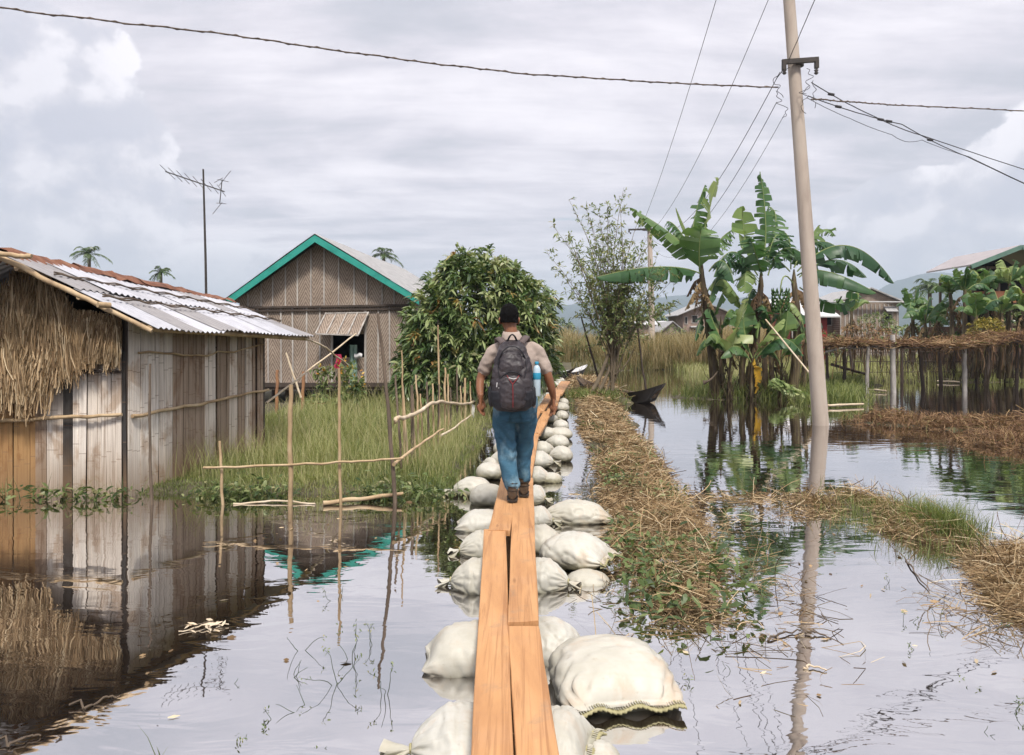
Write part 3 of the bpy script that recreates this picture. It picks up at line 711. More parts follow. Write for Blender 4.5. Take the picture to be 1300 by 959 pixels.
# red house behind the bananas
h = gable_box('red_house', 'low red painted house glimpsed behind the banana plants', HX(1004, 42), HX(1050, 42), 42, 47, .1, HZ(400, 42), HZ(382, 44), M_red, M_white, ridge='x', over=.5, wins=[(HX(1012, 42), HZ(418, 42), .5, .8)])
gable_box('tin_roofed_shed', 'pale pink-roofed shed seen between the banana stems', HX(968, 50), HX(1003, 50), 50, 54, .1, HZ(412, 50), HZ(402, 51), M_brick, M_white, ridge='x', over=.3)
# two-storey brick house
h = gable_box('brick_house', 'two-storey brick house with a shallow roof, beyond the tall reeds', HX(867, 75), HX(925, 75), 75, 82, .1, HZ(398, 75), HZ(387, 77), M_brick, M_oldtin, over=.7, wins=[(HX(882, 75), HZ(405.5, 75), .5, .65), (HX(871, 75), HZ(407, 75), .18, .6), (HX(884, 75), HZ(421, 75), .5, .5), (HX(905, 75), HZ(405.5, 75), .5, .6)])
Geo().box((HX(884, 75), 74.7, HZ(415, 75)), (1.3, .5, .12)).build('balcony', M_white, h)
gable_box('gable_barn', 'small dark gable-fronted house beside the brick house', HX(842, 66), HX(865, 66), 66, 71, .1, HZ(419, 66), HZ(409.5, 67), M_weave, M_oldtin, over=.3)
gable_box('flat_roofed_house', 'reddish house with a thin pale roof just right of the distant pole', HX(812, 72), HX(848, 72), 72, 77, .1, HZ(413, 72), HZ(409, 74), M_brick, M_white, ridge='x', over=.3)
def tinroof(label, pts, zth=.05):
    g = Geo(); q = [np.array(p) for p in pts]; g.add(q+[p+(0, 0, -zth) for p in q], [(0, 1, 2, 3), (7, 6, 5, 4), (0, 4, 5, 1), (1, 5, 6, 2), (2, 6, 7, 3), (3, 7, 4, 0)])
    r_ = thing('lean_to', label, 'shelter', tuple(np.mean(q, 0)*(1, 1, 0)))
    g.build('roof', M_white, r_)
    for p in q: Geo().tube([(p[0], p[1], 0), (p[0], p[1], p[2]-zth)], .06, 6).build('post', M_darkwood, r_)
tinroof('low shelter with a tilted white tin roof among the reeds, left of the brick house', [P(838, 436, 60), P(880, 429, 60), P(884, 426, 64), P(848, 430, 64)])
tinroof('low shelter with a narrow pale tin roof seen through the thin bush', [P(797, 431, 58), P(829, 424.5, 58), P(830, 422.5, 62), P(800, 428.5, 62)])
# big timber house, right edge
BH = thing('timber_house', 'large open timber house with a wide pinkish tin roof, at the right edge', 'house', (20.5, 33, .1))
ap, apf = np.array((HX(1296, 30), 30, HZ(313, 30))), np.array((HX(1212, 36), 36, HZ(328, 36)))
ee, eef = np.array((HX(1232, 30), 30, HZ(338, 30))), np.array((HX(1176, 35), 35, HZ(347, 35)))
e2 = ap*2-ee; e2[2] = ee[2]; e2f = apf*2-eef; e2f[2] = eef[2]
g = Geo()
for r0, r1, s0, s1 in ((ap, apf, ee, eef), (apf, ap, e2f, e2)):
    q = [r0, r1, s1, s0]; g.add(q+[p+(0, 0, .06) for p in q], [(0, 1, 2, 3), (7, 6, 5, 4), (0, 4, 5, 1), (1, 5, 6, 2), (2, 6, 7, 3), (3, 7, 4, 0)])
g.build('roof', mat('pinkish_tin', (.44, .40, .40), (.32, .29, .285), 2, .6, .1), BH)
g = Geo()
for e_2 in (ee, e2): 
    for zz in (0,): g.beam(e_2+(0, -.06, -.03), ap+(0, -.06, -.03), .06, .16)
g.build('barge_board', mat('faded_green_board', (.14, .24, .19), (.10, .17, .14), 4, .7, .1), BH)
g = Geo(); bx0, bx1, by0, by1 = ee[0]+.7, ap[0]*2-ee[0]-.7, 31, 35
g.box(((bx0+bx1)/2, (by0+by1)/2, 1.1), (bx1-bx0, by1-by0, 2.0)); g.build('wall', mat('brown_boarding', (.22, .13, .09), (.12, .07, .05), 2, .8, .2, (4, 4, 1)), BH)
g = Geo(); g.add([(bx0+.1, by0+.6, 2.1), (bx1-.1, by0+.6, 2.1), (bx1-.1, by0+.6, 4.3), (ap[0], by0+.6, 5.), (bx0+.1, by0+.6, 4.3)], [(0, 1, 2, 3, 4)]); g.build('upper_storey_shade', M_dark, BH)  # near-black panel stands in for the shade inside the open storey
for x in np.linspace(bx0, bx1, 6): Geo().tube([(x, by0, 0), (x, by0, 4.45)], .07, 8).build('post', M_bamboo_d, BH)
for z in (2.15, 3.0, 4.4): Geo().beam((bx0-.1, by0, z), (bx1+.1, by0, z), .08, .1).build('beam', M_bamboo_d, BH)
Geo().tube([(eef[0]+.4, 34.6, 0), (eef[0]+.4, 34.6, 4.2)], .06, 8).build('post', M_bamboo_d, BH)
Geo().box(((bx0+bx1)/2, by0-.05, 3.25), (bx1-bx0, .05, .45)).build('orange_railing_board', mat('orange_boards', (.38, .17, .09), (.25, .10, .06), 3, .8, .1), BH)

# ================================================================== WALKWAY PLANKS
BT = .30   # top of the boards
def plank(name_label, a, b, w0, w1, th=.042, seed=0, bow=0.):
    """a, b: (x_left, y) of the left edge; w: widths"""
    rs = np.random.default_rng(seed); n = 22; U = np.linspace(0, 1, n)
    xl = a[0]*(1-U)+b[0]*U + bow*np.sin(U*np.pi) + np.array([nz(u*5, seed+.5)*.004 for u in U]); wd = w0*(1-U)+w1*U + np.array([nz(u*6, seed+9.5)*.003 for u in U])
    y = a[1]*(1-U)+b[1]*U; tw = rs.normal(0, .004)
    zt = BT + a[2]*(1-U)+b[2]*U - .010*np.sin(U*np.pi)
    c = .004; R_ = []
    for i in range(n):
        x0, x1, z = xl[i], xl[i]+wd[i], zt[i]; dd = tw*(1 if i < n/2 else -1)
        R_.append([(x0, y[i], z-c), (x0+c, y[i], z), (x0+wd[i]*.5, y[i], z+.001), (x1-c, y[i], z+dd), (x1, y[i], z-c+dd), (x1, y[i], z-th+dd), (x0, y[i], z-th)])
    cx, cy, cz = (a[0]+b[0]+w0)/2, (a[1]+b[1])/2, BT
    g = Geo(); g.rings(R_, 0, False, True); o = g.build('plank', M_plank, origin=(cx, cy, cz))
    tag(o, name_label, 'plank', 'planks of the raised walkway'); return o
def XL(px, py, z=BT): Y = (CAM_H-z)*FOC/(py-425); return (px-650)/FOC*Y, Y
x0, y0 = XL(594, 1010); x1, y1 = XL(614.5, 672)
plank('long left plank nearest the camera, beside the open joint', (x0, y0, 0), (x1, y1, .0), .148, .165, seed=1)
x0, y0 = XL(658, 1010); x1, y1 = XL(644.5, 794)
plank('short right plank nearest the camera, ending at the stepped joint', (x0, y0, .0), (x1, y1, -.004), .15, .158, seed=2)
x0, y0 = XL(644.5, 791.5); x1, y1 = XL(652, 606)
plank('right plank from the stepped joint to under the walking man', (x0, y0, .006), (x1, y1, .0), .158, .20, seed=3)
x0, y0 = XL(620, 674); x1, y1 = XL(640, 590)
plank('left plank that starts just before the man and runs under his boots', (x0, y0, .004), (x1, y1, 0), .165, .17, seed=4)
plank('left plank beyond the man, first after his feet', (-.10, 8.7, .010), (.06, 11.6, 0.01), .16, .16, seed=5)
plank('right plank beyond the man, first after his feet', (.04, 8.2, .0), (.24, 11.9, 0), .17, .17, seed=6)
plank('left plank of the third pair, curving away past his hand', (.06, 11.4, 0), (.40, 15.2, 0), .16, .16, seed=7)
plank('right plank of the third pair, curving away past his hand', (.26, 11.7, .008), (.60, 15.0, .008), .16, .16, seed=8)
plank('left plank of the far pair near the boats', (.44, 15.1, 0.006), (.86, 19.5, 0.006), .17, .17, seed=9)
plank('right plank of the far pair near the boats', (.64, 14.9, 0.0), (1.06, 19.8, 0), .17, .17, seed=10)
plank('single plank farthest along the walkway, towards the beached boats', (.95, 19.6, -.01), (1.55, 25., -.01), .3, .3, seed=11)

# ================================================================== SANDBAGS
def bag(label, px0, px1, py_b, H=.28, L=None, Wd=.42, ang=0., end='tie', end2='round', seed=0, sink=.09, tilt=0., z=None, near=False, lump=1., xy=None):
    """px0..px1: extent on the photograph, py_b: its waterline; the first named end is the outer one (+x of the bag)"""
    rs = np.random.default_rng(seed+100); H = H*.95; Wd = Wd*1.06
    Y0 = CAM_H*FOC/(py_b-425); Yc = Y0+Wd/2*abs(math.cos(ang))+abs(math.sin(ang))*(L or .5)/2
    x0, x1 = HX(px0, Yc), HX(px1, Yc)
    if L is None: L = (x1-x0)
    c = np.array(((x0+x1)/2, Yc, 0 if z is None else z)) if xy is None else np.array((*xy, 0 if z is None else z))
    nu, nv = (64, 72) if near else (36, 44)
    U = np.linspace(-1, 1, nu); U = np.sign(U)*(1-(1-abs(U))**1.5); Vv = np.linspace(0, 2*np.pi, nv, endpoint=False)
    rows = []; ph = rs.uniform(0, 6, 4)
    def prof(u, kind):
        s_ = max(0., 1-abs(u)); 
        if kind == 'tie': q = s_**.66; return .10+.90*min(1, q*1.12)**1.05, .13+.87*min(1, q*1.18)
        if kind == 'sewn': return (1-abs(u)**7)**.6*.16+.84*(1-.10*abs(u)**3) , max(.07, (1-abs(u)**2.6)**.62)
        return (1-abs(u)**3.2)**.52, (1-abs(u)**2.8)**.55
    for u in U:
        k = end if u > 0 else end2; ry, rz = prof(u, k)
        ry = max(ry, .012); rz = max(rz, .012)
        cv, sv = np.cos(Vv), np.sin(Vv); pw = .82
        y = Wd/2*ry*np.sign(cv)*abs(cv)**pw; zz = H/2*rz*np.sign(sv)*abs(sv)**.9
        rr = np.ones(nv)
        if k == 'tie':
            wa = np.clip((abs(u)-.30)/.5, 0, 1)**1.2*(1-np.clip((abs(u)-.93)/.07, 0, 1)*.6)
            fold = (abs(np.sin(Vv*7+ph[0]+.8*math.sin(u*4)))**.7+.5*abs(np.sin(Vv*11.5+ph[1]))**.8+.3*np.sin(Vv*17+ph[2]+u*3))
            rr += .20*wa*(fold-.9)
        if k == 'round':
            wa = np.clip((abs(u)-.15)/.6, 0, 1); rr -= .10*wa*np.maximum(0, 1-3.2*abs(np.sin(Vv*2.5+ph[0]+1.2*math.sin(u*3+ph[1]))))*(.6+.4*math.sin(u*5+ph[2]))
        if k == 'sewn':
            wa = np.clip((abs(u)-.45)/.5, 0, 1); rr += .045*wa*np.sin(Vv*16+ph[2])
        rr += .03*lump*np.array([nz(u*1.8+ph[3], math.cos(v)*1.3+seed, math.sin(v)*1.3) for v in Vv])*2
        rr += .022*np.array([nz(u*6+ph[3], math.cos(v)*4+seed, math.sin(v)*4) for v in Vv])*2
        rr -= .055*np.array([max(0, 1-7*abs(nz(u*2.3+seed*3.1, math.cos(v)*1.7, math.sin(v)*1.7+ph[0]))) for v in Vv])
        y = y*rr; zz = zz*rr
        zz = np.where(zz < 0, zz*.8, zz)
        sag = .05*H*math.cos(u*1.4)
        x = L/2*u*np.ones(nv)
        if k == 'sewn': x = x + np.sign(u)*.035*abs(np.cos(Vv))**3*abs(u)**6   # corners stick out
        rows.append(np.stack([x, y, zz+H*.42+sag], -1))
    M = Matrix.Rotation(ang, 4, 'Z') @ Matrix.Rotation(tilt, 4, 'Y')
    g = Geo().rings(rows, 0, True)
    o = g.build('sandbag', M_bag, M=M); o.location = c+(0, 0, -sink); PLOC[o.name] = (0, 0, 0)
    tag(o, label, 'sandbag', 'sandbags carrying and lining the walkway')
    for s_, k in ((1, end), (-1, end2)):
        if k == 'tie':
            rr_ = []; n = 40; V2 = np.linspace(0, 2*np.pi, n, endpoint=False); q_ = .33*min(Wd, .5)
            for tt, rad in ((-.03, .09), (0, .055), (.012, .052), (.03, .09), (.055, .13), (.085, .17+.05*rs.random())):
                f = 1+(.5 if tt > .02 else .15)*np.sin(V2*6+ph[1])*min(1, rad*5)+.25*np.sin(V2*10+ph[0])*min(1, rad*5)
                x = s_*(L/2-.005+tt*1.1*Wd/.42) + (.02*np.sin(V2*5+ph[2]) if tt > .05 else 0)
                rr_.append(np.stack([x+0*V2, q_*rad*2*np.cos(V2)*f*1.15, q_*rad*2*np.sin(V2)*f*.75+H*.47-max(0, tt)*.5], -1))
            g = Geo().rings(rr_, 0, True, False); f_ = g.build('tied_neck', M_bag, M=M); f_.parent = o; f_.location = (0, 0, 0)
            g = Geo(); a_ = np.linspace(0, 2*np.pi, 20); g.tube([(s_*(L/2+.002), .021*math.cos(q), .017*math.sin(q)+H*.47) for q in a_], .005, 6, cap=False)
            f_ = g.build('string', M_hem, M=M); f_.parent = o; f_.location = (0, 0, 0)
        if k == 'sewn' and near:
            g = Geo(); nn = 70; yy = np.linspace(-1, 1, nn)
            edge = []
            for j, q in enumerate(yy):
                xx = s_*(L/2+.004+.035*abs(q)**3); w_ = Wd/2*.92*q
                zc = H*.42+.012*math.sin(q*9+ph[0])-.01
                edge.append([(xx-s_*.01, w_, zc+.016+.004*math.sin(j*1.9)), (xx+s_*.028+s_*.006*math.sin(j*2.1), w_, zc+.006), (xx+s_*.030+s_*.006*math.sin(j*2.1), w_, zc-.004), (xx-s_*.01, w_, zc-.014)])
            g.sheet(np.array(edge).transpose(1, 0, 2)); f_ = g.build('hem', M_hem, M=M); f_.parent = o; f_.location = (0, 0, 0)
            g = Geo(); 
            for j in range(46):
                q = -1+2*(j+.5)/46; xx = s_*(L/2+.020+.035*abs(q)**3); w_ = Wd/2*.92*q; zc = H*.42+.012*math.sin(q*9+ph[0])
                g.tube([(xx-s_*.014, w_-.003, zc+.012), (xx+s_*.006, w_+.003, zc+.006)], .003, 4)
            f_ = g.build('stitching', M_bag, M=M); f_.parent = o; f_.location = (0, 0, 0)
    return o
pi = math.pi
bag('sandbag half out of frame at the bottom, left of the planks, tied end outward', 522, 640, 1015, .27, Wd=.50, end2='tie', end='round', seed=1, near=True, ang=.12, sink=.07)
bag('sandbag at the bottom right of the planks, with a seam curling round its end', 668, 744, 1010, .28, Wd=.40, end='sewn', seed=2, near=True, ang=-.2, sink=.07)
bag('small sandbag cut off by the bottom edge of the picture', 735, 775, 985, .16, Wd=.25, end='round', seed=3, near=True, sink=.10, L=.24)
bag('plump pale sandbag left of the planks, its lower corner drooping into the water', 546, 640, 862, .34, Wd=.40, end='round', end2='sewn', seed=4, near=False, ang=.05, sink=.12)
bag('sandbag tucked behind the big front bag, frilled neck pointing right', 660, 742, 852, .32, Wd=.40, end='tie', seed=5, near=True, ang=.25, sink=.12)
bag('largest sandbag, front right, dome shaped with a stitched hem towards the camera', 702, 862, 918, .34, Wd=.56, L=.60, ang=-pi/2+.14, end='sewn', end2='round', seed=6, near=True, sink=.09, xy=(.485, 3.96))
bag('grey tied sandbag left of the planks, knot at its left end', 572, 640, 758, .32, Wd=.36, end2='tie', end='round', seed=7, near=True, ang=-.1, sink=.10)
bag('sandbag with knotted right end beside the stepped joint of the planks', 655, 722, 758, .30, Wd=.34, end='tie', seed=8, near=True, ang=-.25, sink=.09)
bag('broad flat sandbag with yellow-green hem, right of the planks', 686, 770, 735, .30, Wd=.42, L=.52, end='sewn', end2='round', seed=9, near=True, ang=-.45, sink=.06, z=.03)
bag('half sunken sandbag under the broad flat one', 722, 770, 746, .20, Wd=.3, L=.34, end='round', seed=10, ang=-.1, sink=.12)
bag('sandbag left of the planks with a limp tail in the water', 583, 640, 713, .29, Wd=.34, end2='tie', end='round', seed=11, near=True, ang=.2, sink=.09)
bag('sandbag right of the planks whose folds run towards the broad flat bag', 665, 714, 706, .28, Wd=.36, end='tie', seed=12, ang=.15, sink=.07)
bag('smooth oblong sandbag left of the planks, one row before the boots', 583, 645, 677, .28, Wd=.36, end='round', end2='sewn', seed=13, ang=.0, sink=.09)
bag('small sandbag right of the planks with a fat twisted knot', 668, 702, 673, .26, Wd=.30, end='tie', seed=14, ang=-.15, sink=.07)
bag('long teardrop sandbag lying apart on the right, gathered end to the left', 690, 770, 668, .30, Wd=.42, L=.62, end='sewn', end2='tie', seed=15, near=True, ang=.08, sink=.09)
bag('rounded sandbag just left of the brown boot', 596, 642, 644, .28, Wd=.34, end='round', end2='round', seed=16, ang=.05, sink=.06)
bag('wrinkled sandbag outermost on the left, beside the grass edge', 581, 618, 634, .26, Wd=.38, L=.44, end='round', end2='tie', seed=17, ang=.25, sink=.05)
bag('sandbag behind the wrinkled outermost one on the left', 604, 640, 612, .24, Wd=.32, end='round', end2='round', seed=18, ang=-.1, sink=.02)
bag('knotted sandbag right of the brown boots', 668, 693, 645, .26, Wd=.32, end='tie', seed=19, ang=-.4, sink=.06)
bag('sandbag right of the man\'s ankle, leaning on a slimmer one', 666, 698, 616, .25, Wd=.32, end='tie', seed=20, ang=-.2, sink=.05)
bag('slim sandbag poking out to the right at ankle height', 684, 714, 614, .17, Wd=.24, end='round', seed=21, ang=.0, sink=.05)
bag('sandbag beside his right shin, folds meeting a central knot', 668, 703, 597, .28, Wd=.36, end='tie', seed=22, ang=-.1, sink=.04)
bag('sandbag whose folds meet the same knot from the right', 697, 727, 589, .27, Wd=.34, end='round', end2='tie', seed=23, ang=.25, sink=.04)
bag('sandbag third from the shin in the right-hand heap', 676, 704, 583, .27, Wd=.34, end='tie', seed=24, ang=.1, sink=.02)
bag('rounded sandbag on the outer side of the right-hand heap', 692, 723, 572, .26, Wd=.34, end='round', end2='tie', seed=25, ang=-.1, sink=.03)
bag('farthest sandbag of the right-hand heap, touching open water', 694, 727, 560, .25, Wd=.36, end='round', seed=26, ang=-.2, sink=.03)
bag('flat sandbag between the heap and the man\'s thigh', 680, 706, 560, .25, Wd=.3, end='round', seed=27, ang=.1, sink=.02)
bag('sandbag peeping out left of the man\'s shin', 621, 650, 595, .26, Wd=.32, end='round', end2='tie', seed=28, ang=.1, sink=.04)
bag('sandbag left of the man\'s knee at the grass edge', 626, 655, 579, .26, Wd=.32, end='round', end2='round', seed=29, ang=-.1, sink=.04)
bag('sandbag right of the man\'s thigh, half under the orange plank', 668, 694, 548, .26, Wd=.34, end='round', seed=30, ang=.2, sink=.03)
bag('sandbag just below his right hand', 690, 709, 538, .24, Wd=.34, end='tie', seed=31, ang=.3, sink=.04)
bag('dark edged sandbag right of his right hand', 698, 723, 524, .26, Wd=.38, end='round', seed=32, ang=-.2, sink=.03)
bag('sandbag lying lengthwise under the planks beyond his hand', 684, 704, 527, .24, Wd=.34, end='round', seed=33, sink=.03)
bag('pale sandbag level with his forearm', 697, 716, 511, .24, Wd=.36, end='tie', seed=34, ang=-.1, sink=.03)
bag('small sandbag next to the pale one at forearm height', 690, 704, 507, .22, Wd=.3, end='round', seed=35, sink=.03)
bag('grey topped sandbag below the beached boat', 699, 717, 493, .26, Wd=.45, end='round', seed=36, ang=.1, sink=.02)
bag('low sandbag between the far planks and the straw bank', 705, 721, 500, .22, Wd=.4, end='round', seed=37, ang=-.1, sink=.03)
bag('farthest sandbag at the end of the walkway', 697, 711, 486, .24, Wd=.45, end='round', seed=38, ang=.1, sink=.02)

for i_, (a_, b_, yb_, lb_) in enumerate(((652, 676, 566, 'sandbag under the planks at knee height, mostly hidden by the jeans'), (702, 722, 549, 'pale sandbag at the tip of the right-hand heap, nearest the straw bank'), (676, 694, 538, 'sandbag under the orange plank beside his hip'), (705, 722, 535, 'low wet sandbag right of his fingertips'), (688, 703, 516, 'sandbag propping the plank at his wrist'), (709, 722, 517, 'outer sandbag level with his wrist'), (704, 716, 504, 'little sandbag halfway between his hand and the boats'), (688, 699, 497, 'sandbag propping the far pair of planks'), (690, 700, 489, 'sandbag under the start of the last plank'), (706, 717, 487, 'pale sandbag right beside the last plank'), (614, 634, 606, 'pale sandbag wedged behind the outermost left ones'), (630, 648, 572, 'sandbag in the grass edge left of his calf'))):
    bag(lb_, a_, b_, yb_, .25, Wd=.36, end=('tie', 'round')[i_ % 2], end2='round', seed=60+i_, ang=(-.2, .15, .3, -.1)[i_ % 4], sink=.03)

# ================================================================== GRASS AND STRAW (stuff)
def scatter(n, box, cond, seed=0):
    rs = np.random.default_rng(seed); out_ = []
    while sum(map(len, out_)) < n:
        x = rs.uniform(box[0], box[1], n*2); u = rs.random(n*2)
        y = 1/(1/box[2]*(1-u)+1/box[3]*u) if box[2] > 0 else rs.uniform(box[2], box[3], n*2)
        k = cond(x, y); out_.append(np.stack([x[k], y[k]], -1))
        if len(out_) > 200: break
    return np.vstack(out_)[:n]
def in_shack(x, y): return (y > 8.5) & (y < 11.3) & (x < -4.19+(y-8.55)*.298+.02)
pts = scatter(52000, (-4.6, .1, 8.35, 19), lambda x, y: (ground(x, y) > -.10) & ~in_shack(x, y), 1)
zz = ground(pts[:, 0], pts[:, 1]); base = np.stack([pts[:, 0], pts[:, 1], zz-.01], -1)
cl = np.array([nz(x, y, 0, .9) for x, y in pts]); edge_ = np.clip((pts[:, 1]-8.5)/1.6, 0, 1)*np.clip((-.5-pts[:, 0])/.5, .25, 1)
hh = (.07+.16*rng.random(len(pts)))*(.8+.9*np.clip(cl, -.3, .6))*(.5+.6*edge_)
wd = np.maximum(.006, .0006*pts[:, 1])*(.7+.7*rng.random(len(pts)))
rr = np.clip(.45+.45*np.array([nz(x, y, 4, .7) for x, y in pts])+rng.normal(0, .2, len(pts)), 0, 1)
g = Geo().strips(blades(base, hh, wd, .55), rr)
# long seeding stems
pts = scatter(5000, (-4.2, -.4, 9, 19), lambda x, y: (ground(x, y) > .02) & ~in_shack(x, y), 2)
base = np.stack([pts[:, 0], pts[:, 1], ground(pts[:, 0], pts[:, 1])], -1)
g.strips(blades(base, .3+.3*rng.random(len(pts)), np.maximum(.005, .0005*pts[:, 1]), .45, K=5), .6+.4*rng.random(len(pts)))
tag(g.build('field_grass', M_grass), 'long green and straw-coloured grass of the flooded yard on the left', 'grass', kind='stuff')
# broad-leaved weeds on the near bank
g = Geo(); n = 2300
px_ = rng.uniform(-6, -.4, n); py_ = 8.36+rng.exponential(.16, n)
k = ~((px_ < -4.1) & (py_ > 8.5)); px_, py_ = px_[k], py_[k]; n = len(px_); den_ = np.array([nz(x*1.2, 3.) for x in px_]) > rng.normal(.0, .22, n); px_, py_ = px_[den_], py_[den_]; n = len(px_)
c = np.stack([px_, py_, np.maximum(ground(px_, py_), -.02)+rng.random(n)*.16], -1); d = rng.normal(size=(n, 3))*(1, 1, .5)+(0, 0, .35)
g.strips(leaves(c, d, .05+.08*rng.random(n), .022+.02*rng.random(n), .4, 4), rng.random(n)**1.2)
k = rng.random(n) < .5; b_ = c[k].copy(); b_[:, 2] = -.05
g.strips(blades(b_, .15+.25*rng.random(k.sum()), np.full(k.sum(), .006), .8), rng.random(k.sum()))
tag(g.build('bank_weeds', M_shrub), 'low broad-leaved weeds along the water edge of the yard and shack', 'weeds', kind='stuff')
# straw mats
def along(caps, n, seed, spread=1., jit=.0):
    rs = np.random.default_rng(seed); L = np.array([math.hypot(c[2]-c[0], c[3]-c[1])*c[4]/(((c[1]+c[3])/2)**1.1) for c in caps]); k = rs.choice(len(caps), n, p=L/L.sum()); C = np.array([c[:5] for c in caps])[k]
    q = rs.random(n); an = rs.random(n)*2*np.pi; rad = C[:, 4]*spread*np.sqrt(rs.random(n))
    x = C[:, 0]*(1-q)+C[:, 2]*q+np.cos(an)*rad; y = C[:, 1]*(1-q)+C[:, 3]*q+np.sin(an)*rad
    hgt_ = np.clip(1-rad/C[:, 4]/spread, 0, 1); return x, y, hgt_
def matgeo(caps, n, seed, spread=1.05, pile=.14, L0=.12, L1=.45, w0=.004, thin=-.16):
    x, y, h_ = along(caps, n, seed, spread); rs = np.random.default_rng(seed+1)
    z = np.maximum(ground(x, y), -.015)+rs.random(n)**1.6*pile*(.3+h_)*np.clip(1.1+1.2*wob(x, y, 2.), .25, 2) + .003
    d = np.stack([rs.normal(size=n), rs.normal(size=n), rs.normal(0, .18, n)], -1)
    L = rs.uniform(L0, L1, n); wd = np.maximum(w0, .00062*y)*(.6+rs.random(n)*.9)
    up_ = rs.random(n) < .06; d[up_, 2] += 1.0; z[up_] += L[up_]*.25
    zc = np.stack([x, y, z], -1)
    pn = np.array([nz(a_*1.9, b_*1.3, 6.)+.6*nz(a_*4.5, b_*3.5, 2.) for a_, b_ in zip(x, y)]); k = (pn > thin+rs.normal(0, .10, n))
    return straws(zc[k], d[k], L[k], wd[k], 5, .5), x, y, z
big = [c for c in CAPS[:7]]
s_, x, y, z = matgeo(big[1:5], 21000, 5, 1.12, .17)
g = Geo().strips(s_); s_, x, y, z = matgeo([big[0], big[5], big[6]], 7000, 6); g.strips(s_)
s_, *_ = matgeo([(1.5, 9, 1.2, 4.5, .75, 0)], 2500, 61, 1.1, .02); g.strips(s_)
tag(g.build('straw_bank', M_straw), 'strip of matted dead straw and weed running beside the walkway', 'straw', kind='stuff')
g = Geo(); 
x, y, h_ = along(big[1:5], 3600, 8, 1.2); n = len(x); k = (np.array([nz(a_*1.4, b_*1.4, 2) for a_, b_ in zip(x, y)]) > -.05); x, y = x[k], y[k]; n = len(x)
c = np.stack([x, y, np.maximum(ground(x, y), 0)+.02+.14*rng.random(n)], -1)
g.strips(leaves(c, rng.normal(size=(n, 3))*(1, 1, .5)+(0, 0, .3), .035+.06*rng.random(n), .015+.02*rng.random(n), .3, 4), rng.random(n)**1.3)
x, y, h_ = along([(1.35, 6.2, 1.15, 4.8, .45, 0), (1.0, 5.6, .95, 4.9, .3, 0)], 450, 9, 1.1); n = len(x)
c = np.stack([x, y, np.maximum(ground(x, y), 0)+.02+.16*rng.random(n)], -1)
g.strips(leaves(c, rng.normal(size=(n, 3))*(1, 1, .5)+(0, 0, .3), .05+.06*rng.random(n), .02+.02*rng.random(n), .3, 4), rng.random(n)**1.3*.7)
tag(g.build('creeping_weeds', M_shrub), 'small green creepers growing through the straw strip', 'weeds', kind='stuff')
# right-hand mats
g = Geo(); s_, *_ = matgeo([CAPS[7], CAPS[8]], 12000, 11, 1.15, .09); g.strips(s_)
s_, *_ = matgeo([(1.9, 8.4, 3.4, 8.2, .45, 0), (2.6, 7.6, 3.2, 7.9, .3, 0)], 1300, 12, 1.1, .015); g.strips(s_)
s_, *_ = matgeo([(3.1, 5.4, 2.7, 4.6, .25, 0), (3.4, 4.6, 3.0, 3.8, .3, 0)], 800, 14, 1.1, .04); g.strips(s_)
tag(g.build('straw_mat', M_straw), 'floating mat of dead straw at the right, around the green grass tuft', 'straw', kind='stuff')
def tuft(x0, x1, y0, y1, n, hmax, seed, label, m_=M_grass, lean=.5, rmin=0., rmax=.6, wdm=1.):
    rs = np.random.default_rng(seed); x = rs.normal((x0+x1)/2, (x1-x0)/4, n); y = rs.normal((y0+y1)/2, (y1-y0)/4, n)
    b_ = np.stack([x, y, np.maximum(-.05, ground(x, y))], -1)
    return Geo().strips(blades(b_, hmax*(.35+.65*rs.random(n)), np.maximum(.005, .0006*y)*wdm*(.6+.8*rs.random(n)), lean), rmin+(rmax-rmin)*rs.random(n))
g = tuft(3.0, 4.3, 6.3, 8.6, 1700, .22, 15, '')
g2 = tuft(3.6, 4.1, 6.7, 7.5, 1900, .36, 16, ''); g.V += g2.V; g.F += [f+g.n for f in g2.F]; g.n += g2.n; g.R += g2.R; g.S += g2.S
tag(g.build('grass_tuft', M_grass), 'fresh green grass tuft growing from the right-hand straw mat', 'grass')
g = Geo(); s_, x, y, z = matgeo([CAPS[10], CAPS[11]], 15000, 17, 1.2, .16, .10, .35, .006); g.strips(s_)
n = 6000; x, y, h_ = along([CAPS[10], CAPS[11]], n, 18, 1.2); b_ = np.stack([x, y, np.maximum(ground(x, y), -.03)], -1)
g.strips(blades(b_, .07+.22*rng.random(n), np.full(n, .011), .8))
tag(g.build('brown_water_weeds', M_brown), 'reddish brown water weeds spread below the vine trellis', 'weeds', kind='stuff')
# green growth under the bananas and by the trellis
g = Geo(); n = 9000; x, y, h_ = along([CAPS[12], CAPS[14], CAPS[13]], n, 19, 1.15)
b_ = np.stack([x, y, np.maximum(ground(x, y), -.03)], -1)
g.strips(blades(b_, .15+.4*rng.random(n), np.full(n, .018), .6), rng.random(n)*.75)
tag(g.build('island_grass', M_grass), 'green undergrowth around the feet of the banana plants', 'grass', kind='stuff')
g = Geo(); n = 26000; pts = scatter(n, (8, 26, 29, 55), lambda x, y: (y > 28.5), 20); x, y = pts.T
b_ = np.stack([x, y, np.maximum(ground(x, y), -.03)], -1)
g.strips(blades(b_, .2+.45*rng.random(n), .0007*y, .5), np.clip(.55+.4*rng.random(n)+.3*np.array([nz(a_, b2, 0, .4) for a_, b2 in pts]), 0, .93))
tag(g.build('meadow_grass', M_grass), 'yellow-green meadow grass beyond the vine trellis', 'grass', kind='stuff')
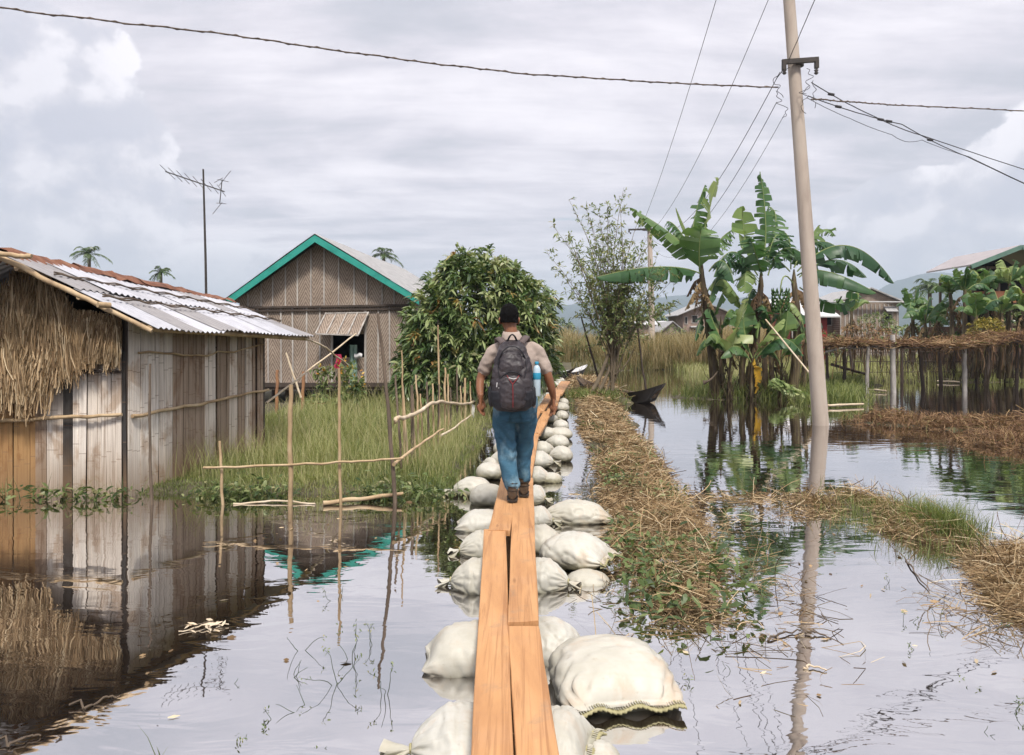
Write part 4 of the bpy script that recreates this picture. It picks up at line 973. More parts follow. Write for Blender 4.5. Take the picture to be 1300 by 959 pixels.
# reeds
g = Geo(); n = 34000; pts = scatter(n, (-1, 13, 36, 60), lambda x, y: (ground(x, y) > .0) & (y > 37.5) & ((x > 4.8) | (y > 46)), 21); x, y = pts.T
b_ = np.stack([x, y, ground(x, y)], -1); q = np.array([nz(a_, b2, 0, .22) for a_, b2 in pts])
hh = (1.2+.9*rng.random(n))*(.85+.7*q)
g.strips(blades(b_, hh, .00075*y, .28), np.clip(.55+.6*q+.3*rng.normal(size=n), 0, 1))
n = 5000; x = rng.uniform(3, 14, n); y = rng.uniform(36.5, 40, n); k = ground(x, y) > -.2; x, y = x[k], y[k]; n = len(x); b_ = np.stack([x, y, np.maximum(-.05, ground(x, y))], -1)
g.strips(blades(b_, .3+.5*rng.random(n), .0007*y, .5), .1+.4*rng.random(n))
tag(g.build('reed_bed', M_reed), 'tall tan reed bed on the far bank behind the bush', 'reeds', kind='stuff')
g = Geo(); n = 9000; x = rng.uniform(-8, 1.5, n); y = rng.uniform(30, 48, n); b_ = np.stack([x, y, ground(x, y)], -1)
g.strips(blades(b_, .8+.8*rng.random(n), .0007*y, .35), .1+.6*rng.random(n))
n = 2600; x = rng.uniform(3.4, 12, n); y = rng.uniform(24, 38, n); k = np.array([nz(a_, b2, 0, .35) for a_, b2 in zip(x, y)]) > .12; x, y = x[k], y[k]; n = len(x)
b_ = np.stack([x, y, 0*x-.03], -1); g.strips(blades(b_, .15+.4*rng.random(n), .0005*y, .5), .1+.7*rng.random(n))
tag(g.build('far_bank_grass', M_grass), 'grass on the far bank behind the moored boats and in the shallows', 'grass', kind='stuff')

# ================================================================== TREES AND PLANTS
def dirs(n, rs): v = rs.normal(size=(n, 3)); return unit(v)
def crown(blobs, ncl, per, L, wd, seed, droop=.45, up_=.25, inner=.25, rb=(0, 1)):
    rs = np.random.default_rng(seed); vol = np.array([b[3]*b[4]*b[5] for b in blobs])**.7; k = rs.choice(len(blobs), ncl, p=vol/vol.sum()); B = np.array(blobs)[k]
    d = dirs(ncl, rs); rad = np.where(rs.random(ncl) < inner, rs.uniform(.4, .8, ncl), rs.uniform(.82, 1.12, ncl)*(1+.10*np.array([nz(*(v*3+seed)) for v in rs.normal(size=(ncl, 3))])))
    d[:, 2] = np.where(d[:, 2] < -.6, -d[:, 2], d[:, 2]); c = B[:, :3] + d*rad[:, None]*B[:, 3:6]
    # keep only clusters outside the other blobs' cores
    keep = np.ones(ncl, bool)
    for b in blobs:
        q = np.linalg.norm((c-np.array(b[:3]))/np.array(b[3:6]), axis=1); keep &= ~((q < .55) & (rs.random(ncl) < .8))
    c, d = c[keep], d[keep]; n = len(c); r0 = rs.random(n)
    cc = np.repeat(c, per, 0); dd = np.repeat(d, per, 0)*.7 + rs.normal(size=(n*per, 3))*.75 + np.array((0, 0, up_)); rr = np.clip(np.repeat(r0, per)*.8+.25*rs.random(n*per)-.02, rb[0], rb[1])
    special = np.repeat(rs.random(n) < .035, per); rr = np.where(special, .97+.03*rs.random(n*per), np.minimum(rr, .955))
    return Geo().strips(leaves(cc+rs.normal(size=cc.shape)*.03, dd, L*(.7+.6*rs.random(n*per)), wd*(.7+.6*rs.random(n*per)), droop, 5), rr), c
def limb_tree(name, base, tips, r0, m_, parent, seed):
    g = Geo(); rs = np.random.default_rng(seed); b = np.array(base, float); h = min(t_[2] for t_ in tips)-b[2]
    fork = b+(0, 0, h*.3)
    g.tube([b-(0, 0, .2), b+(0, 0, h*.1), fork], [r0*1.25, r0, r0*.85], 10)
    for t_ in tips:
        p = through(fork-(0, 0, .05), (fork+np.array(t_))/2+rs.normal(0, .12, 3)+(0, 0, .1), t_, 9); g.tube(p, np.linspace(r0*.6, r0*.12, 9), 7)
    return g.build(name, m_, parent)
MT = thing('mango_tree', 'dense round mango tree with glossy drooping leaves, behind the walking man', 'tree', (-.8, 16.6, .1))
mb = [(-.75, 16.7, 2.1, 1.15, 1.0, 1.35), (-.15, 16.8, 1.6, 1.0, 1.0, 1.15), (-1.5, 16.5, 1.25, .78, .8, 1.0), (-.75, 16.3, 1.0, 1.1, .8, .85), (.25, 17.1, 1.2, .70, .8, .75), (-1.05, 16.8, 2.65, .62, .6, .7), (-.35, 16.9, 2.7, .72, .6, .65), (-1.8, 16.3, .9, .6, .6, .65), (.22, 16.9, 2.25, .72, .8, .62), (-1.6, 16.5, 2.0, .66, .7, .66)]
g, cs = crown(mb, 2700, 9, .21, .052, 31, droop=.5, rb=(0, .955)); g.build('crown', M_mango, MT)
limb_tree('trunk', (-.75, 16.8, .1), [tuple(b[:3]) for b in mb[:6]], .12, M_bark, MT, 3)
# thin, airy bush on the straw bank
BU = thing('thin_bush', 'tall thin airy bush with many slender stems, leaning over the moored canoe', 'bush', (2.45, 20.4, .1))
rs = np.random.default_rng(12); g = Geo(); lc, ld = [], []
def bp_(px, py, Y): return P(px, py, Y)
for i in range(34):
    b = np.array((2.60+rs.normal(0, .05), 20.4+rs.normal(0, .05), rs.uniform(.5, 1.3))); tx = 690+178*(i*.618 % 1); top = 425-np.interp(tx, [688, 715, 740, 790, 830, 868], [110, 175, 165, 190, 130, 60])*rs.uniform(.45, 1.0)
    if i < 6: tx, top = ((792, 238), (772, 262), (745, 265), (812, 275), (722, 300), (760, 285))[i]
    tip = P(tx, top, 20.4+rs.normal(0, .6)); mid = b*.52+tip*.48+np.array(((b[0]-tip[0])*.10+rs.normal(0, .1), rs.normal(0, .1), .15))
    p = through(b, mid, tip, 22); g.tube(p, np.linspace(.018 if i > 5 else .024, .003, 22), 5)
    for j in range(5, 22):
        for k in range(3 if j < 16 else 2):
            if rs.random() < .8:
                dv = rs.normal(size=3)*(1, 1, .6)+(0, 0, .55); dv /= np.linalg.norm(dv); L = rs.uniform(.25, .85)*(1.15-j/26); q = np.array([p[j]+dv*L*s_+np.array((0, 0, -.06*s_*s_)) for s_ in (0, .5, 1)]); g.tube(q, [.005, .0035, .002], 3, cap=False)
                m_ = int(rs.integers(5, 10)) if p[j][2] < 3 else int(rs.integers(4, 8)); s_ = rs.uniform(.15, 1.05, m_)
                lc.append(p[j]+dv*L*s_[:, None]); ld.append(dv+rs.normal(size=(m_, 3))*.9)
for (a_, b_, r_) in ((P(752, 498, 20.2), P(776, 440, 20.4), .06), (P(760, 498, 20.3), P(778, 455, 20.4), .05), (P(777, 496, 20.4), P(779, 420, 20.4), .055), (P(770, 497, 20.4), P(786, 430, 20.6), .035)): g.tube(through(a_, (a_+b_)/2+(.03, 0, 0), b_, 6), [r_, r_*.9, r_*.85, r_*.75, r_*.7, r_*.6], 8)
g.tube(through(P(775, 478, 20.4), P(792, 466, 20.3), P(806, 440, 20.3), 8), np.linspace(.022, .01, 8), 6)
g.build('stems', M_twig, BU)
lc = np.vstack(lc); ld = np.vstack(ld); n = len(lc); 
Geo().strips(leaves(lc, ld, .07+.08*rs.random(n), .028+.024*rs.random(n), .2, 3), .25+.75*rs.random(n)**.8).build('crown', M_shrub, BU)
x = rng.normal(2.1, .35, 1500); y = rng.normal(20.3, .4, 1500); b_ = np.stack([x, y, ground(x, y)], -1)
tag(Geo().strips(blades(b_, .1+.22*rng.random(1500), np.full(1500, .014), .6), rng.random(1500)*.6).build('grass_tuft', M_grass), 'short green grass at the foot of the thin airy bush', 'grass')
# distant palms
def palm(px, pyt, Yd, r_, label, seed, n=15):
    rs = np.random.default_rng(seed); top = P(px, pyt, Yd); T_ = thing('palm_tree', label, 'palm', (top[0], Yd, .1), 'small palms rising behind the roofs')
    g = Geo(); g.tube([(top[0]+.3, Yd, 0), (top[0]+.1, Yd, top[2]*.5), top], [.2, .15, .14], 8); g.build('trunk', M_bark, T_)
    g = Geo()
    for i in range(n):
        a_ = i/n*2*pi+rs.normal(0, .15); e = rs.uniform(-.3, 1.25); d = np.array((math.cos(a_)*math.cos(e), math.sin(a_)*math.cos(e), math.sin(e)))
        L = r_*rs.uniform(.85, 1.15); p = np.array([top+d*L*s_-np.array((0, 0, L*.5*s_**2.4)) for s_ in np.linspace(0, 1, 12)])
        g.tube(p, np.linspace(.03, .008, 12), 4, r=.5)
        tt = np.gradient(p, axis=0); m_ = 3
        c = np.repeat(p[1:], m_*2, 0)+rs.normal(0, .02, (11*m_*2, 3)); t2 = unit(np.repeat(tt[1:], m_*2, 0)); sd_ = unit(np.cross(t2, (0, 0, 1)))*np.tile([1, -1], 11*m_)[:, None]
        g.strips(leaves(c, sd_+t2*.9+np.array((0, 0, -.25)), L*.26, .045, .3, 3), rs.random(len(c))*.55)
    g.build('crown', M_mango, T_)
palm(113, 323, 70, 1.55, 'small palm showing above the rusty ridge, nearer the left edge', 1)
palm(204, 346, 70, 1.05, 'smaller palm showing above the rusty ridge, nearer the antenna mast', 2, 14)
palm(487, 325, 70, 1.5, 'palm tips showing above the grey roof of the green-trimmed house', 3, 12)
palm(1180, 366, 60, 1.6, 'palm between the grey hut and the large timber house', 4, 16)

# ---------------------------------------------------------------- banana plants
def banana_leaf(g, path, wd, seed, tear=.35, fold=.5, rb=(0., .6), roll=0., nseg=44):
    """path (n,3) midrib; blade is two rows of strips folded down from the rib, torn here and there"""
    rs = np.random.default_rng(seed); q = np.linspace(0, len(path)-1, nseg+1); p = np.stack([np.interp(q, np.arange(len(path)), path[:, k]) for k in range(3)], -1)
    T = unit(np.gradient(p, axis=0)); side = np.cross(T, (0, 0, 1.)); bad = np.linalg.norm(side, axis=1) < .15; side[bad] = (1, 0, 0); side = unit(side)
    up = unit(np.cross(side, T)); cr, sr = math.cos(roll), math.sin(roll); side, up = side*cr+up*sr, up*cr-side*sr
    wd = wd*1.75; fold = fold*.72; t_ = np.linspace(0, 1, nseg+1); w_ = wd/2*np.clip(np.clip(t_-.07, 0, 1)*9, 0, 1)*np.clip(np.sin(np.pi*np.clip(t_*.9+.10, 0, 1))**.5*(1-.12*t_), .0, 1); w_[-1] = wd*.03
    base_r = rs.uniform(*rb); g_rib = Geo().tube(p, np.linspace(.022, .006, nseg+1), 5)
    for s_ in (-1, 1):
        i = 0
        while i < nseg:
            m_ = int(rs.integers(1, 4)) if rs.random() < tear*1.2 else int(rs.integers(3, 9)); m_ = min(m_, nseg-i); gap = rs.uniform(.08, .34) if rs.random() < tear*1.4 else .015; dr = fold+(rs.normal(0, .28) if rs.random() < tear else rs.normal(0, .05)); cut = 1-(rs.random()*.3 if rs.random() < tear*.5 else 0)
            rows = []
            for v in (0, .33, .66, 1.):
                fa = dr*(1+.8*v)
                off = (side*s_*math.cos(fa)+(-up)*math.sin(fa)*1.)
                a_ = p[i:i+m_+1]; of = off[i:i+m_+1]; ww = w_[i:i+m_+1, None]*v*cut
                qq = a_+of*ww + T[i:i+m_+1]*ww*.22
                if m_ >= 1: c_ = qq.mean(0); qq = qq+(c_-qq)*gap*v**1.5
                qq = qq-np.array((0, 0, 1.))*(ww*.25*v*abs(gap)*2)
                rows.append(qq)
            rows = np.array(rows) if s_ > 0 else np.array(rows)[:, ::-1]
            g.sheet(rows, np.clip(base_r+rs.normal(0, .05), 0, 1)); i += m_
    return g_rib
def merge(a, b):
    a.V += b.V; a.F += [f+a.n for f in b.F]; a.n += b.n; a.R += b.R; a.S += b.S
def banana(label, base, top, leaf_list, seed, group='banana plants in the flooded garden', r=.13, dead=5, extra_stems=0, name='banana_plant'):
    rs = np.random.default_rng(seed); b = np.array(base, float); t_ = np.array(top, float); T_ = thing(name, label, 'banana plant', tuple(b), group)
    g = Geo()
    p = through(b-(0, 0, .3), (b+t_)/2+rs.normal(0, .05, 3)*(1, 1, 0), t_, 10); g.tube(p, np.linspace(r*1.15, r*.55, 10), 12); g.tube([t_-(0, 0, .05), t_+(0, 0, .12), t_+(0, 0, .4)], [r*.56, r*.45, r*.12], 10)
    for k in range(26):      # loose dry sheaths round the stem
        rs_flip = rs.random() < .5
        j = rs.random()**1.3*.8; c = p[0]*(1-j)+p[-1]*j+(0, 0, .1); a_ = rs.random()*2*pi; rr_ = r*1.15*(1-.5*j); q0 = c+(math.cos(a_)*rr_, math.sin(a_)*rr_, 0)
        q = np.array([q0+np.array((math.cos(a_)*.10*s_**2*2, math.sin(a_)*.1*s_*s_*2, (.35+.3*rs.random())*(s_-.2)*(-1 if rs_flip else 1))) for s_ in np.linspace(0, 1, 5)])
        g.tube(q, np.linspace(.04, .012, 5), 4, r=rs.random(), flat=.4)
    g.build('trunk', M_bstem, T_)
    for i, (pts, wd, kw) in enumerate(leaf_list):
        g = Geo(); kw = dict(kw); rib = banana_leaf(g, np.asarray(pts), wd, seed*50+i, **kw); lf = g.build('leaf', M_banana, T_); rib.build('midrib', M_rib, lf)
    if dead:
        g = Geo()
        for k in range(dead):
            a_ = rs.random()*2*pi; c = t_-(0, 0, rs.random()*.5); L = rs.uniform(.6, 1.3); d = np.array((math.cos(a_), math.sin(a_), 0)); pp = np.array([c+d*(.12+.35*s_)*min(1, s_*3)-np.array((0, 0, L*s_**1.2-.1*s_)) for s_ in np.linspace(0, 1, 10)])
            banana_leaf(g, pp, .16, seed*77+k, tear=.9, fold=1.2, rb=(0, 1))
        g.build('dead_leaves', M_deadleaf, T_)
    return T_
def LP(Y, *pts, dy=(0, 0, 0)):
    a_, m_, b_ = [P(px, py, Y+d) for (px, py), d in zip(pts, dy)]; return through(a_, m_, b_, 24)
Yb = 21.6
L1 = [(LP(Yb, (890, 348), (838, 339), (758, 352), dy=(0, -1.2, -2.2)), .50, dict(tear=.25, fold=.9, rb=(.1, .2))),
      (LP(Yb, (884, 335), (855, 300), (800, 264), dy=(0, .1, .2)), .50, dict(tear=.35, fold=.55, rb=(.25, .45), roll=-.35)),
      (LP(Yb, (893, 322), (896, 285), (912, 226), dy=(0, .1, .1)), .72, dict(tear=.35, fold=-.15, rb=(.75, .85), roll=.5)),
      (LP(Yb, (889, 320), (880, 290), (895, 235), dy=(0, .5, .7)), .50, dict(tear=.85, fold=.5, rb=(.35, .55))),
      (LP(Yb, (886, 325), (872, 296), (858, 264), dy=(0, -.1, .0)), .10, dict(tear=.1, fold=1.2, rb=(.7, .8))),
      (LP(Yb, (884, 328), (860, 290), (846, 282), dy=(0, .4, .8)), .34, dict(tear=.9, fold=.9, rb=(.2, .4))),
      (LP(Yb, (898, 330), (914, 305), (930, 292), dy=(0, .4, .8)), .42, dict(tear=.9, fold=.8, rb=(.2, .5))),
      (LP(Yb, (888, 345), (888, 310), (892, 285), dy=(-.1, -.5, -.6)), .66, dict(tear=.3, fold=-.1, rb=(.3, .45), roll=.2)),
      (LP(Yb, (900, 345), (918, 332), (932, 360), dy=(0, -.3, -.5)), .42, dict(tear=.6, fold=.8, rb=(.1, .3)))]
banana('banana plant at the left of the clump, one long leaf reaching out over the bush', P(911, 508, Yb), P(891, 350, Yb), L1, 1, dead=8)
L2 = [(LP(22., (968, 335), (972, 285), (965, 218), dy=(0, .0, .1)), .42, dict(tear=1., fold=.5, rb=(.15, .35))),
      (LP(22., (955, 335), (945, 300), (943, 262), dy=(0, .1, .1)), .52, dict(tear=.35, fold=-.1, rb=(.45, .6), roll=.3)),
      (LP(22., (972, 345), (985, 300), (998, 320), dy=(0, .1, .5)), .55, dict(tear=.9, fold=.5, rb=(.1, .3))),
      (LP(22., (962, 350), (930, 320), (906, 352), dy=(0, -.4, -.8)), .50, dict(tear=.75, fold=.8, rb=(.05, .25))),
      (LP(22., (960, 355), (925, 335), (898, 390), dy=(0, -.2, -.5)), .44, dict(tear=.8, fold=.9, rb=(.05, .25))),
      (LP(22., (968, 350), (958, 318), (952, 300), dy=(0, -.5, -.6)), .60, dict(tear=.6, fold=.3, rb=(.1, .3))),
      (LP(22., (975, 350), (1000, 315), (1040, 345), dy=(0, .2, .4)), .50, dict(tear=.7, fold=.7, rb=(.05, .25))),
      (LP(22., (960, 362), (948, 345), (946, 372), dy=(0, -.3, -.7)), .55, dict(tear=.4, fold=.6, rb=(.5, .7))),
      (LP(22., (972, 325), (985, 280), (975, 262), dy=(0, .6, .9)), .44, dict(tear=.9, fold=.6, rb=(.2, .4)))]
banana('middle banana plant with one ragged upright leaf, the tallest of the clump', P(950, 506, 22), P(966, 362, 22), L2, 2, dead=8, r=.14)
Yc = 22.3
L3 = [(LP(Yc, (1012, 345), (1075, 312), (1135, 360), dy=(0, -.2, -.3)), .50, dict(tear=.45, fold=.75, rb=(.05, .18))),
      (LP(Yc, (1012, 350), (1050, 345), (1112, 372), dy=(0, -.5, -.9)), .50, dict(tear=.15, fold=.9, rb=(.1, .22))),
      (LP(Yc, (1008, 340), (1035, 308), (1068, 318), dy=(0, .2, .4)), .44, dict(tear=.5, fold=.7, rb=(.05, .25))),
      (LP(Yc, (1010, 335), (1030, 300), (1040, 286), dy=(0, .2, .2)), .34, dict(tear=.4, fold=.2, rb=(.4, .6))),
      (LP(Yc, (1008, 340), (1040, 295), (1060, 300), dy=(0, .6, 1.)), .36, dict(tear=.9, fold=.6, rb=(.3, .6))),
      (LP(Yc, (1015, 352), (1060, 330), (1100, 352), dy=(0, .5, .8)), .50, dict(tear=.5, fold=.6, rb=(.05, .2))),
      (LP(Yc, (1003, 345), (975, 325), (965, 345), dy=(0, -.2, -.5)), .50, dict(tear=.6, fold=.7, rb=(.05, .2))),
      (LP(Yc, (1015, 365), (1055, 385), (1085, 380), dy=(0, -.2, -.4)), .46, dict(tear=.3, fold=.3, rb=(.05, .2), roll=.4)),
      (LP(Yc, (1004, 342), (1000, 300), (985, 300), dy=(0, .3, .5)), .4, dict(tear=.8, fold=.5, rb=(.05, .25)))]
B3 = banana('right-hand banana plant behind the pole, arching leaves and a bunch of green fruit', P(1003, 503, Yc), P(1008, 360, Yc), L3, 3, dead=7, r=.14)
bc = P(991, 384, Yc-.4)
for k in range(7):
    g = Geo()
    for j in range(11):
        a_ = j/11*2*pi+k*.4; c = bc+np.array((math.cos(a_)*.13, math.sin(a_)*.13, .28-.09*k)); pp = through(c, c+(math.cos(a_)*.09, math.sin(a_)*.09, .02), c+(math.cos(a_)*.10, math.sin(a_)*.1, .12), 6); g.tube(pp, [.012, .022, .025, .025, .02, .008], 6)
    o = g.build('fruit_hand', M_fruit, B3)
Geo().tube(through(P(1008, 362, Yc), bc+(.05, 0, .65), bc+(0, 0, -.45), 10), .02, 6).build('fruit_stalk', M_rib, B3)
# young suckers between them
def sucker(label, px, pyb, Y, leafs, seed, r=.05):
    return banana(label, P(px, pyb, Y), P(px+2, pyb-45, Y), leafs, seed, r=r, dead=0, group='young banana shoots in the clump')
sucker('young banana shoot with a broad pale upright leaf in front of the clump', 925, 506, 21.2, [
    (LP(21.2, (927, 455), (935, 420), (948, 380), dy=(0, -.1, 0)), .62, dict(tear=.05, fold=-.1, rb=(.85, .95), roll=.3)), (LP(21.2, (925, 455), (908, 425), (893, 440), dy=(0, -.2, -.3)), .40, dict(tear=.1, fold=.6, rb=(.5, .6))),
    (LP(21.2, (925, 452), (908, 415), (900, 392), dy=(0, .1, .2)), .36, dict(tear=.2, fold=.3, rb=(.2, .4))), (LP(21.2, (925, 450), (900, 430), (884, 452), dy=(0, 0, .1)), .28, dict(tear=.3, fold=.6, rb=(.2, .4)))], 21)
sucker('young banana shoot in the middle of the clump, leaves fanned to both sides', 955, 506, 21.3, [
    (LP(21.3, (955, 455), (945, 420), (946, 385), dy=(0, .1, .2)), .50, dict(tear=.1, fold=.1, rb=(.35, .5))), (LP(21.3, (957, 455), (975, 425), (995, 405), dy=(0, -.1, -.1)), .42, dict(tear=.2, fold=.3, rb=(.6, .8))),
    (LP(21.3, (957, 460), (990, 430), (1020, 452), dy=(0, -.2, -.3)), .42, dict(tear=.15, fold=.7, rb=(.1, .2))), (LP(21.3, (953, 460), (935, 440), (915, 455), dy=(0, -.2, -.4)), .36, dict(tear=.2, fold=.6, rb=(.3, .5)))], 22)
for i_, (px_s, pt_s, dx_s) in enumerate(((918, 420, -3), (941, 400, 4), (972, 415, 5), (985, 425, -6), (1018, 430, 6))):
    rr_ = np.random.default_rng(700+i_); Yx = 21.9+.15*i_; LL_ = []
    for k in range(3):
        sgn = (-1, 1, -1, 1, 1)[k]; ex = px_s+dx_s+sgn*rr_.uniform(12, 55); LL_.append((LP(Yx, (px_s+dx_s, pt_s+6), ((px_s+dx_s+ex)/2, pt_s-rr_.uniform(22, 45)), (ex, pt_s-rr_.uniform(-18, 32)), dy=(0, rr_.normal(0, .3), rr_.normal(0, .6))), rr_.uniform(.28, .36), dict(tear=.6, fold=.7, rb=(.05, .75))))
    banana(('slim secondary banana stem just right of the leftmost one', 'secondary banana stem between the left and middle plants', 'secondary banana stem right of the middle plant', 'short secondary stem under the fruit bunch', 'secondary banana stem right of the fruit bunch, nearest the pole')[i_], P(px_s, 507, Yx), P(px_s+dx_s, pt_s, Yx), LL_, 710+i_, group='secondary stems of the banana clump', r=.085, dead=3)
sucker('young banana shoot beside the right-hand stem, leaf curling upward', 990, 505, 21.6, [
    (LP(21.6, (992, 455), (996, 430), (1000, 395), dy=(0, .0, .1)), .44, dict(tear=.2, fold=.2, rb=(.4, .6))), (LP(21.6, (992, 458), (1010, 430), (1022, 425), dy=(0, -.1, -.2)), .34, dict(tear=.2, fold=.5, rb=(.2, .4))), (LP(21.6, (990, 462), (975, 440), (968, 455), dy=(0, -.1, -.2)), .3, dict(tear=.2, fold=.5, rb=(.2, .5)))], 23)
g = Geo(); banana_leaf(g, LP(21.2, (957, 452), (961, 475), (958, 500)), .17, 5, tear=.2, fold=.7, rb=(.2, .8)); tag(g.build('yellow_leaf', M_yellow), 'single bright yellow dead banana leaf hanging by the middle stem', 'leaf')
g = Geo()
for k in range(7): banana_leaf(g, LP(21., (972+k*2, 496), (985+k*5, 480+k*3), (1002+k*6, 498+k)), .2, 60+k, tear=.9, fold=.5, rb=(.6, 1))
tag(g.build('fallen_leaves', M_banana), 'pale fallen banana leaves heaped in the water by the clump', 'leaves')
g = Geo().tube(through(P(972, 406, 21), P(1000, 440, 20), P(1031, 478, 19.), 12), .022, 7); tag(g.build('leaning_stick', M_bamboo_w), 'long pale stick leaning diagonally against the banana clump', 'stick')
g = Geo().tube(through(P(893, 486, 21), P(902, 482, 21), P(911, 472, 21.2), 8), [.07, .05, .03, .025, .025, .02, .02, .02], 7); tag(g.build('broken_branch', M_bark), 'short dark broken branch sticking from the left banana stem', 'branch')
# banana grove at the right
def rand_banana(px, py_base, py_top, Y, seed, label, nl=9, rb=(.1, .7)):
    rs = np.random.default_rng(seed); b = P(px, py_base, Y); t_ = P(px+rs.normal(0, 2), py_top, Y); LL = []; H_ = t_[2]-b[2]
    for k in range(nl):
        a_ = k*2.4+rs.normal(0, .3); e = rs.uniform(.5, 1.45); L = rs.uniform(1.0, 1.6); d = np.array((math.cos(a_)*math.cos(e), math.sin(a_)*math.cos(e), math.sin(e)))
        end_ = t_+d*L-np.array((0, 0, L*(.75-.5*e/1.4)))*1.; LL.append((through(t_, t_+d*L*.55, end_, 20), rs.uniform(.26, .36), dict(tear=.6, fold=.6*rs.random()+.2, rb=rb, nseg=18)))
    return banana(label, b, t_, LL, seed, 'banana plants in front of the timber house', r=.11, dead=3)
for i, (px, pt, Y, lb) in enumerate(((1158, 398, 33, 'banana plant next to the grey hut, lowest of the grove'), (1186, 402, 32, 'banana plant with an orange-brown dead leaf, second from the grey hut'), (1203, 375, 30, 'banana plant under the left eave of the timber house'), (1226, 372, 29, 'banana plant with pale upright leaves before the timber house gable'), (1250, 370, 30, 'banana plant in the middle of the timber house front'), (1283, 362, 29, 'rightmost tall banana plant, star-shaped pale leaves against the gable'), (1238, 405, 28, 'short banana plant low in front of the timber house'), (1270, 400, 28, 'short banana plant beside the yellow bush'), (1300, 395, 28.5, 'banana plant cut by the right edge of the picture'), (1175, 412, 31, 'stunted banana plant just above the trellis top'), (1083, 398, 38, 'withered banana plant beside the grey hut wall'))):
    rand_banana(px, 470 if Y < 36 else 455, pt, Y, 200+i, lb, rb=(.15, .9) if i % 3 else (.1, .5))
def shrub(px, py, Y, rx, rz, n, label, seed, m_=M_shrub, L=.12, name='shrub'):
    c = P(px, py, Y); g, _ = crown([(c[0], c[1], c[2], rx, rx, rz), (c[0]+rx*.5, c[1], c[2]-rz*.3, rx*.7, rx*.7, rz*.7)], n, 7, L, L*.4, seed); T_ = thing(name, label, 'shrub', (c[0], c[1], 0)); g.build('foliage', m_, T_)
    g = Geo(); rs = np.random.default_rng(seed)
    for k in range(5): g.tube(through((c[0]+rs.normal(0, .05), c[1], 0), (c[0]+rs.normal(0, .1), c[1], c[2]*.5), (c[0]+rs.normal(0, rx*.5), c[1], c[2]+rz*.5), 6), np.linspace(.03, .01, 6), 5)
    g.build('stems', M_bark, T_)
M_yb = leafmat('yellow_leaves', [(0, (.10, .12, .03)), (.4, (.36, .30, .07)), (1, (.6, .45, .12))], .5, .3)
shrub(1252, 424, 27.5, .55, .5, 160, 'yellow-leaved bush behind the trellis at the right', 51, M_yb)
shrub(1112, 412, 40, .9, .6, 160, 'pale grey-green bush in front of the grey hut', 52)
shrub(1095, 425, 37, 1.1, .5, 160, 'brownish scrub under the grey hut window', 53, M_brown)
shrub(1215, 420, 33, 1.4, .7, 200, 'dark green scrub below the timber house, left part', 54, M_mango, .2)
shrub(1288, 420, 31, 1.3, .8, 220, 'dark green scrub below the timber house, right part', 55, M_mango, .2)
shrub(1155, 430, 38, 1.3, .6, 160, 'green scrub right of the grey hut', 56, M_mango, .2)
shrub(1040, 440, 34, 1.2, .6, 160, 'green scrub behind the pole, below the red house', 57)
shrub(945, 432, 46, 1.6, .9, 200, 'bush in front of the brick house, seen between the banana stems', 58)
shrub(853, 425, 62, 1.2, .7, 120, 'round bush in front of the small gabled house', 59)
shrub(735, 452, 47, 1.0, .9, 200, 'dark green bush on the reedy bank beyond the boats', 60)
shrub(716, 446, 50, 2.0, .8, 260, 'broad olive bush on the bank behind the far boats', 61)
shrub(800, 400, 80, 3.0, 1.6, 300, 'dark tree clump far behind the thin bush', 62, M_mango, .3, name='tree_clump')
shrub(712, 418, 200, 3.0, 2.5, 120, 'tiny tree on the far reed horizon left of the bush', 63, M_mango, .8, name='tree_clump')

# ================================================================== POLES AND WIRES
def upole(label, base, top, r0, r1, arms, group='concrete electricity poles'):
    b, t_ = np.array(base), np.array(top); T_ = thing('electricity_pole', label, 'utility pole', tuple(b*(1, 1, 0)), group); q = np.linspace(-.08, 1, 14)[:, None]
    Geo().tube(b*(1-q)+t_*q, np.linspace(r0, r1, 14), 20).build('shaft', M_conc, T_)
    for (px, py, Y, w_) in arms:
        c = P(px, py, Y); a_ = Geo().beam(c+(-w_/2, -.19, -.02), c+(w_/2, -.19, .03), .07, .09); a_.beam(c+(-w_/2, -.19, -.10), c+(-w_/2+.07, -.19, -.10), .08, .14); a_.beam(c+(w_/2-.07, -.19, -.07), c+(w_/2, -.19, -.07), .08, .14)
        cr = a_.build('crossarm', M_steel, T_)
        Geo().tube([c+(0, 0, -.04), c+(0, 0, .07)], r1+.035, 16).build('clamp_band', M_steel, T_)
        for s_ in (-1, 1): Geo().rings([[c+np.array((s_*w_*.44+rr*math.cos(a2), -.19+rr*math.sin(a2), -.16-z_)) for a2 in np.linspace(0, 2*pi, 10, endpoint=False)] for rr, z_ in ((.02, 0), (.045, .02), (.02, .05), (.045, .07), (.02, .1))]).build('insulator', M_steel, cr)
    return T_
YP = 15.4
pb = P(1042, 540, YP);  pt_ = P(990.5, -150, YP)
PO = upole('tall leaning concrete pole standing in the water, nearest the camera', pb, pt_, .158, .098, [(1011.5, 82, YP, .70), (996, -95, YP, 1.4)])
upole('distant concrete pole beyond the thin bush, crossarm half hidden', P(828.5, 466, 43.5), P(824.5, 284, 43.5), .20, .12, [(819, 292, 43.5, 1.9)])
